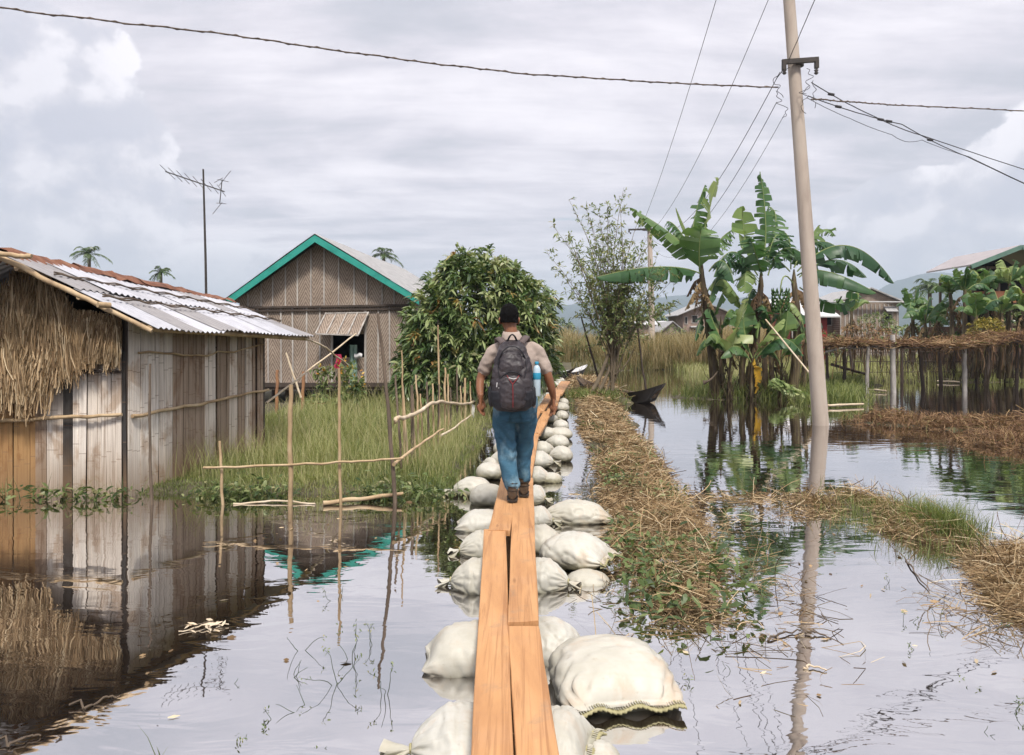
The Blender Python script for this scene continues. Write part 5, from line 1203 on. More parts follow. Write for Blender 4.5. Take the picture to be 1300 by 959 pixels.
def wire(label, pts, r, sag=0., twist=0, m_=None, lumps=0):
    pts = [np.array(p, float) for p in pts]; n = 40; q = np.linspace(0, len(pts)-1, n*(len(pts)-1)+1); p = np.stack([np.interp(q, np.arange(len(pts)), [v[k] for v in pts]) for k in range(3)], -1)
    f = q % 1.; f[-1] = 1; p[:, 2] -= sag*4*f*(1-f)
    p += np.array([[nz(i*.25, k*5.3, label.__len__()*.37)*.02*(1 if twist else .2) for k in range(3)] for i in range(len(p))])
    g = Geo(); g.tube(p, r, 5)
    if twist: g.tube(p+np.stack([0*q, np.cos(q*90)*r*1.4, np.sin(q*90)*r*1.4], -1), r*.7, 5)
    for k in range(lumps):
        i = int(len(p)*(.1+.55*k/max(1, lumps))); g.tube([p[i]-(.06, 0, -.01), p[i], p[i]+(.06, 0, -.01)], .028, 6)
    return tag(g.build('power_cable', m_ or M_wire), label, 'cable', 'power cables on the leaning pole')
wire('thick twisted cable crossing the sky from the upper left to the leaning pole', [P(-160, -12, 12), P(300, 45, 13), P(650, 92, 14.2), P(988, 111, YP)], .013, .03, 1, M_bamboo_d)
wire('twisted cable running level to the right from the leaning pole', [P(1030, 126, YP), P(1145, 134, 17), P(1420, 146, 21)], .013, .0, 1, M_bamboo_d)
wire('upper drop cable falling to the right edge from the crossarm', [P(1030, 105, YP), P(1110, 148, 16.5), P(1170, 172, 17.3), P(1420, 252, 21)], .010, .03, 0, None, 2)
wire('middle drop cable falling to the right edge, strung with small black clips', [P(1026, 122, YP), P(1145, 158, 17), P(1230, 200, 18.5), P(1420, 285, 21)], .010, .04, 0, None, 3)
wire('thin lowest drop wire with a kink, joining the others at the right', [P(1024, 124, YP), P(1080, 151, 16), P(1132, 171, 16.7), P(1150, 180, 17), P(1170, 178, 17.2), P(1230, 199, 18.5), P(1425, 290, 21)], .006, .02)
wire('left of two thin power lines sloping down to the distant pole', [P(953, -150, YP), P(812, 293, 43.5)], .008, .5)
wire('right of two thin power lines sloping down to the distant pole', [P(1036, -150, YP), P(828, 293, 43.5)], .008, .9)
wire('thin line passing behind the top of the leaning pole towards the distant pole', [P(1060, -60, 10.5), P(1000, 80, YP), P(986, 100, YP+.3)], .007)
wire('steepest wire from the left end of the crossarm to the distant pole', [P(990, 92, YP), P(826, 290, 43.5)], .008, 1.3)
wire('lower wire from the left end of the crossarm to the distant pole', [P(986, 130, YP), P(822, 296, 43.5)], .007, 1.6)
wire('faint lowest wire from below the crossarm to the distant pole', [P(996, 145, YP), P(818, 300, 43.5)], .005, 1.9)
rs = np.random.default_rng(3)
for k, (px, py) in enumerate(((990, 105), (1026, 102), (1032, 118), (993, 132), (1020, 125))):
    c = P(px, py, YP-.22); pp = np.array([c+np.array((rs.normal(0, .07), rs.normal(0, .05), .25-.06*i)) for i in range(10)]); q = np.linspace(0, 9, 50); p = np.stack([np.interp(q, range(10), pp[:, j]) for j in range(3)], -1)
    for _ in range(3): p[1:-1] = (p[:-2]+p[1:-1]+p[2:])/3
    Geo().tube(p, .006, 5).build('jumper_wire', M_wire, PO)
# antenna
AN = thing('television_antenna', 'thin television antenna on a tall mast, rising behind the shack roof', 'antenna', tuple(P(263, 520, 14)*(1, 1, 0)))
Ya = 14.
Geo().tube([P(264.5, 545, Ya), P(261, 330, Ya), P(258, 215, Ya)], [.028, .022, .016], 8).build('mast', M_steel, AN)
bm = Geo().tube([P(210, 218, Ya), P(285, 243.5, Ya)], .011, 6).build('boom', M_steel, AN)
g = Geo()
for q in np.linspace(.04, .95, 8):
    c = P(210, 218, Ya)*(1-q)+P(285, 243.5, Ya)*q; g2 = Geo().tube([c+(.03, -.38+.1*q, .05), c-(.03, -.38+.1*q, .05)], .005, 5); g2.build('element', M_steel, AN)
Geo().tube([P(282, 228, Ya), P(279, 258, Ya)], .008, 6).build('reflector', M_steel, AN)
for a_, b_ in (((278, 236), (293, 217)), ((276, 228), (290, 231)), ((270, 272), (282, 257)), ((275, 258), (287, 259)), ((272, 232), (283, 226))): Geo().tube([P(*a_, Ya), P(*b_, Ya)], .005, 5).build('reflector_rod', M_steel, AN)

# ================================================================== FENCES OF THE YARD
def stick(pts, r0, r1, m_, parent=None, name='post', seed=0, n=12):
    g = pole_line(pts, r0, r1, .008, n, seed); return g.build(name, m_, parent)
FF = thing('pole_fence', 'rough bamboo fence of four posts and one low rail, standing at the water edge', 'fence', (-2.2, 8.2, 0))
stick([P(283, 655, 8.2), P(281, 600, 8.2), P(279, 560, 8.25)], .017, .013, M_bamboo, FF, seed=1)
stick([P(368.5, 665, 8.15), P(368, 560, 8.15), P(369, 489, 8.15)], .026, .022, M_bamboo, FF, seed=2)
stick([P(433, 665, 8.2), P(431, 560, 8.2), P(430, 468, 8.2)], .017, .014, M_bamboo, FF, seed=3)
stick([P(503, 660, 8.3), P(495, 540, 8.3), P(488, 470, 8.35), P(480, 398, 8.4)], .024, .014, M_bamboo_d, FF, seed=4)
stick([P(258, 594, 8.17), P(365, 590.5, 8.12), P(440, 587, 8.15), P(512, 582, 8.25)], .013, .011, M_bamboo, FF, 'rail', seed=5, n=24)
stick([P(500, 590, 8.25), P(530, 566, 9), P(563, 545, 10)], .018, .012, M_bamboo, FF, 'rail', seed=6)
tag(stick([P(410, 639, 8.15), P(460, 633, 8.3), P(512, 627, 8.35)], .026, .02, M_bamboo, seed=7, name='floating_pole'), 'thick bamboo pole lying in the water across the fence foot', 'pole')
tag(stick([P(296, 640, 8.2), P(350, 636, 8.3), P(400, 640, 8.2)], .012, .01, M_bamboo_w, seed=8, name='floating_cane'), 'thin pale cane floating by the water edge weeds', 'cane')
tag(stick([P(193, 648, 8.2), P(190, 560, 8.22), P(191, 462, 8.25)], .016, .011, M_bamboo_d, seed=9, name='upright_pole'), 'lone thin upright pole in front of the shack side wall', 'pole')
SF = thing('picket_fence', 'uneven bamboo picket fence with a pale curved rail, leading back beside the walkway', 'fence', (-1.2, 12, 0))
for i, (bx, tx, ty, r_) in enumerate(((510, 502, 476, .022), (514, 510, 445, .016), (518, 511, 489, .022), (524, 523, 489, .034), (527, 524, 500, .02), (533, 528, 476, .022), (545, 542, 485, .024), (551, 549, 487, .022), (558.5, 556, 413, .022), (556, 557, 488, .02), (565, 565, 467, .028), (569, 569, 475, .024), (581, 580, 467, .026), (590, 590.5, 480, .036), (598, 597, 484, .022), (601, 600.5, 489, .026), (605, 605, 465, .03), (537, 534, 500, .018), (573, 572, 492, .02), (586, 585, 490, .02), (610, 610, 474, .03), (615, 616, 480, .03))):
    yb = 604-(bx-502)/98*74; Y = 1.64/(yb-425)*1000; stick([P(bx, yb+6, Y), P((bx+tx)/2, (yb+ty)/2, Y), P(tx, ty, Y+.05)], r_*.72, r_*.55, M_bamboo if i % 3 else M_bamboo_d, SF, 'picket', seed=20+i)
def ry(px): return 1.64/((604-(px-502)/98*74)-425)*1000-.05
pole_line([P(501, 536, ry(502)), P(504, 531, ry(503)), P(515, 530, ry(512)), P(530, 525, ry(528)), P(547, 512, ry(545)), P(562, 510, ry(560)), P(585, 513.5, ry(585)), P(598, 512, ry(598)), P(608, 505, ry(608))], .026, .022, .01, 40, 3).build('rail', M_bamboo_w, SF)
tag(stick([P(560, 553, 10.6), P(575, 545, 11), P(598, 527, 12.4)], .016, .01, M_bamboo_w, seed=47, name='pale_cane'), 'pale cane leaning out of the grass towards the man', 'cane')
g = Geo(); rows = [[P(599+2*k-v*1.2, 513+v*16+k*1., ry(600)-.1)+(0, .02*math.sin(v*6), 0) for k in (0, 1, 2)] for v in np.linspace(0, 1, 8)]
g.sheet(rows); tag(g.build('plastic_scrap', M_white), 'white plastic scrap tied to the pale fence rail', 'scrap')
tag(stick([P(338, 512, 11), P(395, 468, 12), P(452, 424, 13)], .015, .012, M_bamboo_w, seed=48, name='slanting_cane'), 'long thin cane slanting up from the shack across the house front', 'cane')
tag(stick([P(388, 430, 11.3), P(412, 440, 12), P(442, 464, 13)], .015, .012, M_bamboo_w, seed=49, name='drooping_cane'), 'cane drooping from the shack eave and crossing the slanting one', 'cane')
tag(stick([P(382, 505, 15), P(355+29*.2+2, 448, 15)], .022, .018, M_bamboo_w, seed=50, name='leaning_stake'), 'short stake leaning left in front of the house wall', 'stake')
for i, (px, y0_, y1_, lb) in enumerate(((351, 530, 470, 'orange-brown short post at the corner of the shack side'), (384, 527, 472, 'short brown post left of the potted plants'))): tag(stick([P(px, y0_, 16), P(px+1, y1_, 16)], .035, .03, mat('ochre_wood', (.38, .2, .1), (.24, .12, .07), 6) if i == 0 else MATS['ochre_wood'], seed=52+i, name='short_post'), lb, 'post')

# bench with pots under the window
BN = thing('plank_bench', 'low plank bench carrying potted plants below the house window', 'bench', tuple(P(425, 525, 16.3)*(1, 1, 0)))
Geo().box(P(432, 525, 16.3), (1.05, .34, .04)).build('bench_top', M_bamboo, BN)
for px in (408, 455):
    for dy in (-.1, .1): Geo().tube([P(px, 525, 16.3)+(0, dy, 0), P(px, 525, 16.3)+(0, dy, -.28)], .03, 6).build('leg', M_darkwood, BN)
def pot(px, py, Y, r_, h_, label, seed, L=.35, nleaf=40, wdl=.08):
    c = P(px, py, Y); T_ = thing('potted_plant', label, 'potted plant', tuple(c)); a_ = np.linspace(0, 2*pi, 24, endpoint=False)
    Geo().rings([np.stack([c[0]+rr*np.cos(a_), c[1]+rr*np.sin(a_), c[2]+z+0*a_], -1) for rr, z in ((r_*.7, 0), (r_*.95, h_*.85), (r_*1.1, h_*.86), (r_*1.1, h_), (r_*.95, h_), (r_*.9, h_*.9), (.01, h_*.88))], smooth=False).build('pot', M_pot, T_)
    rs = np.random.default_rng(seed); d = rs.normal(size=(nleaf, 3))*(1, 1, .4)+(0, 0, .9)
    Geo().strips(leaves(np.tile(c+(0, 0, h_*.9), (nleaf, 1))+rs.normal(0, r_*.3, (nleaf, 3))*(1, 1, .2), d, L*(.6+.6*rs.random(nleaf)), wdl*(.7+.5*rs.random(nleaf)), .6, 5), .4+.6*rs.random(nleaf)).build('foliage', M_shrub, T_)
    return T_
pot(405, 524, 16.3, .11, .20, 'broad-leaved plant in a terracotta pot on the plank bench', 1, .42)
pot(432, 523, 16.3, .10, .18, 'second terracotta pot plant, behind the thin fence post', 2, .36)
def flowers(px, py, Y, h_, label, seed, n=40):
    c = P(px, py, Y); rs = np.random.default_rng(seed); T_ = thing('flowering_plant', label, 'plant', tuple(c*(1, 1, 0))); g = Geo(); L = []; 
    for k in range(6): 
        p = through(c*(1, 1, 0)+(0, 0, .1), c+(rs.normal(0, .06), 0, -h_*.3), c+(rs.normal(0, .12), rs.normal(0, .1), rs.uniform(0, .1)), 8); g.tube(p, .008, 4); L.append(p[2:])
    g.build('stems', M_rib, T_); L = np.vstack(L); L = np.repeat(L, 4, 0)+rs.normal(0, .05, (len(L)*4, 3)); d = rs.normal(size=(len(L), 3))
    Geo().strips(leaves(L, d, .12, .05, .3), rs.random(len(L))).build('leaves', M_shrub, T_)
    f = c+rs.normal(0, .10, (n, 3))*(1, .7, 1.2); Geo().strips(leaves(f, rs.normal(size=(n, 3)), .07, .05, 0), rs.random(n)).build('flowers', M_flower, T_)
flowers(410, 470, 16.4, .9, 'tall leafy plant with yellow blossoms by the left pot', 5, 14); flowers(437, 468, 16.2, .9, 'orange-flowered plant left of the pale green curtain', 6, 24); flowers(457, 484, 15.6, .8, 'small bright orange flower cluster right of the curtain', 7, 22)

# ================================================================== BOATS
def canoe(label, pa, pb_, Yd, width, H_, rise, hull, inside, seed=0, rot=None):
    """pa bow, pb stern on the photograph"""
    a_, b_ = np.array(pa, float), np.array(pb_, float); d = b_-a_; L = np.linalg.norm(d[:2]); T_ = thing('canoe', label, 'canoe', tuple((a_+b_)/2*(1, 1, 0))); u = d/L; nn_ = np.array((-u[1], u[0], 0))
    g = Geo(); gi = Geo(); S = []; I = []
    for q in np.linspace(0, 1, 26):
        w_ = width/2*(max(.0004, math.sin(pi*q)))**.62; zt = H_+rise*(abs(2*q-1))**2.6; zb = -.06+rise*.75*(abs(2*q-1))**4
        c = a_+u*L*q; c = np.array((c[0], c[1], 0))
        rk = -u*(1 if q > .5 else -1)*.55*abs(2*q-1)**5
        S.append([c+nn_*w_*s_+np.array((0, 0, z))+rk*(zt-z)/max(.1, zt-zb) for s_, z in ((1, zt), (.97, zt-.02), (.72, zb+.04), (0, zb), (-.72, zb+.04), (-.97, zt-.02), (-1, zt))])
        I.append([c+nn_*w_*.9*s_+np.array((0, 0, z))+rk*(zt-z)/max(.1, zt-zb) for s_, z in ((1.08, zt+.002), (.98, zt-.01), (.7, zb+.09), (0, zb+.07), (-.7, zb+.09), (-.98, zt-.01), (-1.08, zt+.002))])
    g.sheet(S, smooth=False).build('hull', hull, T_); gi.sheet(I, smooth=False).build('inside', inside, T_)
    for q in (.3, .55, .75):
        c = a_+u*L*q; c = np.array((c[0], c[1], H_-.05)); w_ = width/2*.8; Geo().beam(c-nn_*w_, c+nn_*w_, .12, .025).build('thwart', inside, T_)
    return T_
canoe('dark wooden canoe moored at the straw bank under the thin bush, bow towards the right', (3.85, 19.7, 0), (1.9, 23.2, 0), 20, .8, .22, .34, M_boat, M_boatin)
canoe('pale-topped boat beached beyond the end of the walkway', (3.2, 33.5, 0), (.9, 31.6, 0), 32, .9, .22, .28, M_boat, M_white)
canoe('black canoe at the end of the walkway, left of the pale-topped boat', (2.5, 30, 0), (-.4, 30.6, 0), 32, .8, .25, .3, M_boat, M_boat)
canoe('small far canoe by the grassy bank', (3.6, 55, 0), (1.2, 54, 0), 55, .8, .22, .3, M_boat, M_white)
tag(stick([P(821, 500, 20.2), P(816, 470, 20.2), P(808, 405, 20.2)], .028, .02, M_darkwood, seed=60, name='mooring_stake'), 'thin dark mooring stake standing beside the canoe bow', 'stake')
tag(stick([P(761, 484, 21), P(748, 440, 21), P(738, 402, 21)], .03, .02, M_darkwood, seed=61, name='leaning_pole'), 'dark pole leaning left beside the thin bush', 'pole')
tag(stick([P(833, 466, 42), P(826, 420, 42)], .03, .02, M_bamboo_w, seed=62, name='reed_stake'), 'pale stake in the water right of the distant pole', 'stake')
# ================================================================== VINE TRELLIS
TR = thing('vine_trellis', 'long low trellis of grey posts carrying a mat of dead brown vines', 'trellis', (12.5, 25, 0))
zt = 1.42
def tz(x, y=24): return zt+.035*np.sin(x*1.3)+np.clip((x-14)*.09, 0, .4)
for i, (px, Y, lean, r_, ex, m_) in enumerate(((1100, 24, 2, .055, .03, M_batten), (1134.5, 24, -1.5, .085, .32, M_batten), (1225, 24.6, -1, .075, .0, M_batten), (1173, 25.2, -6, .06, 0, M_darkwood), (1072, 26, 0, .06, 0, M_darkwood), (1195, 27.5, -3, .07, 0, M_darkwood), (1145, 28.5, 0, .06, 0, M_darkwood), (1086, 29, -8, .05, 0, M_darkwood), (1250, 29, 8, .07, 0, M_darkwood), (1290, 25.5, 2, .06, .0, M_darkwood), (1240, 28, -3, .05, 0, M_darkwood), (1275, 29.3, 0, .06, 0, M_darkwood), (1052, 25, -3, .05, 0, M_darkwood), (1210, 29.5, 2, .05, 0, M_darkwood))):
    b = P(px, 500, Y); b[2] = -.3; x1 = (px+lean-650)/FOC*Y; stick([b, ((b[0]+x1)/2, Y, .6), (x1, Y, float(tz(x1))+ex)], r_, r_*.85, m_, TR, 'post', seed=70+i)
for k, (ya, za) in enumerate(((24, 0.), (25.2, .02), (26.4, .0), (27.4, .02))): pole_line([(HX(1048, 24)+.1*k, ya, tz(9.6)+za), (12.5, ya+.05, tz(12.5)+za), (14.8, ya, tz(14.8)+za), (18, ya, tz(18)+za)], .035, .03, .03, 30, 80+k).build('rail', M_darkwood, TR)
stick([P(1048, 447, 24), P(1068, 442, 24.2), P(1225, 441, 24.2)], .03, .025, M_batten, TR, 'rail', seed=90); stick([P(1056, 463, 25.5), P(1098, 475, 27)], .05, .04, M_darkwood, TR, 'brace', seed=91)
g = Geo(); n = 7000; x = rng.uniform(9.4, 18.4, n); y = 23.8+3.4*rng.random(n)**1.2; z = tz(x)+.02+np.abs(rng.normal(0, .055, n))*(1+.6*np.sin(x*2.1)*np.cos(y))
d = np.stack([rng.normal(size=n), rng.normal(size=n), rng.normal(0, .25, n)], -1); g.strips(straws(np.stack([x, y, z], -1), d, .25+.5*rng.random(n), .012+.014*rng.random(n), 5, .6))
n = 600; x = rng.uniform(9.4, 18.4, n); y = 23.9+3.2*rng.random(n); L = .08+1.1*rng.random(n)**4; d = np.stack([rng.normal(0, .12, n), rng.normal(0, .12, n), -np.ones(n)], -1)
g.strips(straws(np.stack([x, y, tz(x)-L/2], -1), d, L, .012+.008*rng.random(n), 5, .3))
o = g.build('dead_vines', M_brown, TR); o['kind'] = 'stuff'
g = Geo()
for k in range(70): x = 12.2+k*.09+rng.normal(0, .03); g.tube([(x, 29.5, 0), (x+rng.normal(0, .08), 29.5, .75), (x+rng.normal(0, .1), 29.5, 1.45)], .014, 4)
for z in (.35, .75, 1.1): g.tube([(12, 29.45, z), (15.5, 29.45, z+.03), (19, 29.45, z)], .014, 4)
o = g.build('stick_screen', M_darkwood, TR)
for i, (a_, b_, lb) in enumerate((((1050, 512, 19), (1096, 509, 19.4), 'pale cane afloat just right of the leaning pole'), ((1085, 490, 25), (1125, 494, 24), 'pale log lying under the left bay of the trellis'), ((1253, 533, 14.5), (1312, 524, 14.8), 'pale cane resting on the brown weeds at the right edge'), ((1190, 480, 29), (1218, 484, 28.5), 'log at the meadow edge under the trellis'))):
    q = [P(*a_), P(*b_)]; q[0][2] = q[1][2] = .06; tag(stick(q, .03, .025, M_bamboo_w, seed=95+i, name='drift_cane'), lb, 'driftwood')
# small drifting bits and emergent weeds
def weed(px, py, h_, seed, label, leafy=.5):
    rs = np.random.default_rng(seed); c = W(px, py); g = Geo(); LL = []
    for k in range(int(rs.integers(2, 4))):
        p = [c+np.array((0, 0, -.05))]; d = np.array((rs.normal(0, .25), rs.normal(0, .25), 1.))
        for j in range(8): d = d+rs.normal(0, .28, 3)*(1, 1, .4); d /= np.linalg.norm(d); d[2] = max(d[2], -.1); p.append(p[-1]+d*h_/11)
        p = np.array(p); g.tube(p, np.linspace(.0022, .001, 9), 4); 
        if rs.random() < leafy: LL.append(p[7:])
    if LL:
        L_ = np.vstack(LL); n = len(L_)*4; L_ = np.repeat(L_, 4, 0)+rs.normal(0, .010, (n, 3)); g.strips(leaves(L_, rs.normal(size=(n, 3)), .012+.012*rs.random(n), .007, .1), rs.random(n))
    return tag(g.build('water_weed', M_shrub), label, 'water weed', 'thin weeds standing out of the shallow water')
for i, (px, py, h_) in enumerate(((383, 826, .30), (390, 900, .25), (430, 868, .36), (345, 915, .16), (448, 835, .34), (310, 945, .12), (405, 955, .10), (366, 860, .2), (492, 880, .3), (427, 760, .22), (470, 820, .25), (292, 870, .12), (1150, 790, .16), (1165, 825, .14), (1190, 790, .2), (1240, 870, .14), (1285, 905, .18), (1245, 930, .12), (1255, 800, .2), (1130, 740, .15), (960, 790, .16), (930, 850, .14), (1240, 640, .2), (1215, 580, .25), (870, 870, .13))):
    weed(px, py, h_, 300+i, 'thin wiry weed standing out of the shallow water', .6)
g = Geo(); c = W(212, 985); g.strips(blades(np.tile(c, (3, 1))+rng.normal(0, .03, (3, 3))*(1, 1, 0), np.array((.26, .2, .12)), np.array((.008, .007, .006)), .35), np.array((.3, .2, .4))); tag(g.build('grass_stalks', M_grass), 'few green grass blades rising at the bottom left', 'grass')
n = 260; k = 0; g = Geo(); xx = rng.uniform(-2.2, 3.2, n); yy = 3.4+6*rng.random(n)**.9; kk = (np.abs(xx-.1) > .75) & (ground(xx, yy) < -.05) & ((xx > .7) | (rng.random(n) < .5)); xx, yy = xx[kk], yy[kk]; n = len(xx)
g.strips(leaves(np.stack([xx, yy, 0*xx+.006], -1), np.stack([rng.normal(size=n), rng.normal(size=n), 0*xx], -1), .02+.05*rng.random(n), .008+.02*rng.random(n), 0), rng.random(n))
tag(g.build('drifting_bits', M_straw), 'scattered floating leaf bits and chaff on the water', 'debris', kind='stuff')
for i, (a_, b_, lb, m_) in enumerate((((106, 902), (152, 886), 'forked dark twig floating at the left, by the shack reflection', M_bark), ((10, 950), (52, 936), 'dark twig afloat in the bottom left corner', M_bark), ((226, 804), (290, 795), 'pale reed and leaf litter afloat off the shack corner', M_bamboo_w), ((975, 815), (1018, 803), 'dark twig floating left of the pole reflection', M_bark), ((1022, 806), (1055, 811), 'short twig crossing the pole reflection', M_bamboo_d), ((1020, 850), (1050, 853), 'pale twig at the lower end of the pole reflection', M_bamboo_w), ((1150, 712), (1180, 752), 'green reed stalk afloat below the grass tuft', M_bamboo_d))):
    q = [W(*a_), W(*b_)]; q = [q[0]+(0, 0, .006), (q[0]+q[1])/2+(.0, .03, .016), q[1]+(0, 0, .008)]; g = pole_line(q, .007 if i != 2 else .004, .004, .01, 12, 400+i, 5)
    if i == 2: pt2 = np.tile(q[1], (26, 1))+rng.normal(0, .05, (26, 3))*(1.3, .8, .05); g.strips(leaves(pt2, rng.normal(size=(26, 3))*(1, 1, .1), .07, .018, 0))
    if i in (0, 1): g.tube([q[0], q[0]+(-.04, .05, .02), q[0]+(-.08, .02, .01)], .006, 5)
    tag(g.build('floating_twig', m_), lb, 'twig')
g = Geo(); c = W(851, 718, .1); g.box(c+(0, 0, .02), (.16, .07, .012), Matrix.Rotation(-.6, 3, 'Z') @ Matrix.Rotation(.25, 3, 'X')); tag(g.build('wood_chip', M_batten), 'flat grey piece of board lying on the straw strip', 'board')

# ================================================================== THE WALKING MAN
PE = (0.02, 6.95, BT)
def ring_loft(g, rows, n=22, cap=True):
    """rows: (x, y, z, rx, ry) horizontal ellipses"""
    a_ = np.linspace(0, 2*pi, n, endpoint=False); g.rings([np.stack([x+rx*np.sign(np.cos(a_))*abs(np.cos(a_))**.9, y+ry_*np.sin(a_), z+0*a_], -1) for x, y, z, rx, ry_ in rows], 0, True, cap)
def smooth_path(pts, rad, n=26):
    pts = np.array(pts, float); q = np.linspace(0, len(pts)-1, n); p = np.stack([np.interp(q, np.arange(len(pts)), pts[:, k]) for k in range(3)], -1); r_ = np.interp(q, np.arange(len(pts)), rad)
    for _ in range(2): p[1:-1] = (p[:-2]+2*p[1:-1]+p[2:])/4; r_[1:-1] = (r_[:-2]+2*r_[1:-1]+r_[2:])/4
    return p, r_
def limb(g, pts, rad, n=16, flat=1., m_=26):
    p, r_ = smooth_path(pts, rad, m_); g.tube(p, r_, n, flat=flat)
    for q in (0, -1):
        c = p[q]; a_ = np.linspace(0, 2*pi, 10, endpoint=False); g.rings([np.stack([c[0]+r_[q]*math.sin(b)*np.cos(a_), c[1]+r_[q]*math.sin(b)*np.sin(a_), c[2]+r_[q]*math.cos(b)+0*a_], -1) for b in np.linspace(.15, pi-.15, 8)])
def remesh(g, name, m_, parent, voxel, smooth=4, noise_=None):
    o = g.build('tmp', m_); md = o.modifiers.new('r', 'REMESH'); md.mode = 'VOXEL'; md.voxel_size = voxel; md.use_smooth_shade = True
    s_ = o.modifiers.new('s', 'SMOOTH'); s_.iterations = smooth; s_.factor = .5
    dg = bpy.context.evaluated_depsgraph_get(); me = bpy.data.meshes.new_from_object(o.evaluated_get(dg)); bpy.data.objects.remove(o)
    if noise_:
        co = np.empty(len(me.vertices)*3); me.vertices.foreach_get('co', co); co = co.reshape(-1, 3); nn_ = np.empty(len(me.vertices)*3); me.vertices.foreach_get('normal', nn_); nn_ = nn_.reshape(-1, 3)
        co = co+nn_*noise_(co)[:, None]; me.vertices.foreach_set('co', co.ravel()); me.update()
    me.name = name; o = bpy.data.objects.new(name, me); COL.objects.link(o); me.materials.clear(); me.materials.append(m_)
    for p in me.polygons: p.use_smooth = True
    if parent is not None: o.parent = parent; o.location = -Vector(PLOC[parent.name])
    return o
MAN = thing('person', 'man seen from behind walking along the planks, pale polo shirt, jeans, brown boots', 'person', PE)
SLx, SRx = -.14, .205       # shoulder joints
A_L = [(SLx, 6.98, 1.645), (-.225, 7.0, 1.52), (-.280, 7.02, 1.385), (-.286, 6.98, 1.30), (-.275, 6.93, 1.215)]
A_R = [(SRx, 6.98, 1.65), (.282, 6.97, 1.52), (.322, 6.96, 1.40), (.352, 6.99, 1.29), (.370, 7.03, 1.20)]
HL, HR = (-.055, 6.98, 1.20), (.115, 6.98, 1.20)
K_L, K_R = (-.048, 7.00, .77), (.110, 7.12, .78)
F_L, F_R = (.004, 6.93, .40), (.108, 7.15, .40)
def hand(g, wrist, d, side, scale=1., curl=.5, rot=0.):
    """palm + four fingers + thumb; d: finger direction, side: direction of the thumb"""
    w_ = np.array(wrist); d = unit(d); th = unit(np.array(side)-np.dot(side, d)*d); nrm = np.cross(d, th); s_ = scale
    limb(g, [w_-d*.02, w_+d*.03, w_+d*.085*s_], [.026, .033, .036], 12, .52, 10)
    for k, (off, L) in enumerate(((.027, .070), (.009, .078), (-.009, .073), (-.026, .058))):
        b = w_+d*.080*s_+th*off*s_; p = [b-d*.03]; dd = d.copy(); 
        for j, fr_ in enumerate((.45, .3, .25)): p.append(p[-1]+dd*L*fr_*s_ if j else b); 
        p = [b-d*.02, b]; an = curl*.35*(1+.25*k)
        for fr_ in (.45, .3, .27): an2 = an; dd = unit(dd*math.cos(an2)+nrm*CURL*math.sin(an2)); p.append(p[-1]+dd*L*fr_*s_); an = curl*.55
        limb(g, p, [.0095, .0098, .0088, .008, .0068], 8, 1., 12)
    b = w_+d*.028*s_+th*.024*s_; t1 = unit(d*.75+th*.62); t2 = unit(d*.95+th*.2+nrm*CURL*.25); limb(g, [b-t1*.015, b, b+t1*.034*s_, b+t1*.034*s_+t2*.036*s_], [.013, .013, .0105, .0078], 8, 1., 10)
def body_geo():
    g = Geo()
    ring_loft(g, [(.03, 6.99, 1.10, .13, .09), (.03, 6.99, 1.2, .165, .105), (.03, 6.985, 1.32, .15, .095), (.035, 6.98, 1.45, .155, .09), (.035, 6.98, 1.58, .155, .09), (.03, 6.98, 1.645, .13, .075), (.015, 6.985, 1.70, .07, .06), (-.005, 6.99, 1.76, .058, .058), (-.018, 7.0, 1.86, .055, .058)])
    # head
    hc = np.array((-.024, 7.012, 1.915)); rows = []
    for b in np.linspace(.04, pi-.04, 22):
        z = hc[2]+.118*math.cos(b); r_ = math.sin(b); k = (z-hc[2])/.118
        rx = .077*r_**.85*(1-.10*max(0, -k)); ry_ = .096*r_**.85; yo = .012*k*-1 if k < 0 else 0
        rows.append((hc[0], hc[1]+yo+(.012 if k < -.2 else 0), z, rx, ry_))
    ring_loft(g, rows, 24)
    limb(g, [hc+(0, .085, -.02), hc+(0, .112, -.045), hc+(0, .1, -.06)], [.012, .016, .012], 8, 1., 8)  # nose
    limb(g, [hc+(-.022, .082, -.078), hc+(0, .09, -.078), hc+(.022, .082, -.078)], [.008, .010, .008], 8, 1., 8)
    for s_ in (-1, 1):
        c = hc+np.array((s_*.080, -.004, -.018)); limb(g, [c+(0, 0, .026), c+(s_*.008, -.012, .012), c+(s_*.006, -.010, -.008), c+(0, .004, -.030)], [.008, .011, .010, .007], 8, 1., 12)
        limb(g, [hc+(s_*.05, .06, -.01), hc+(s_*.028, .085, -.002)], [.010, .011], 8, 1., 6)
    limb(g, A_L, [.040, .043, .038, .036, .025]); limb(g, A_R, [.040, .043, .038, .036, .025])
    limb(g, [HL, ((HL[0]+K_L[0])/2-.005, 6.99, .98), K_L, ((K_L[0]+F_L[0])/2, 6.97, .60), F_L], [.080, .070, .050, .045, .034]); limb(g, [HR, ((HR[0]+K_R[0])/2, 7.06, .98), K_R, ((K_R[0]+F_R[0])/2, 7.13, .60), F_R], [.080, .070, .050, .045, .034])
    return g
g = body_geo()
CURL = 1.; hand(g, A_L[-1], (-.02, .12, -1), (.55, .8, 0), 1.05, .55)
CURL = -1.; hand(g, A_R[-1], (.03, .10, -1), (-.6, .8, 0), 1.05, .6)
remesh(g, 'body', M_skin, MAN, .0042, 3)
# eyes
for s_ in (-1, 1): Geo().rings([np.stack([-.024+s_*.03+.011*math.sin(b)*np.cos(np.linspace(0, 2*pi, 10, endpoint=False)), 7.012+.088+.011*math.sin(b)*np.sin(np.linspace(0, 2*pi, 10, endpoint=False)), 1.915+.0+.011*math.cos(b)+np.zeros(10)], -1) for b in np.linspace(.1, pi-.1, 7)]).build('eye', M_white, MAN)
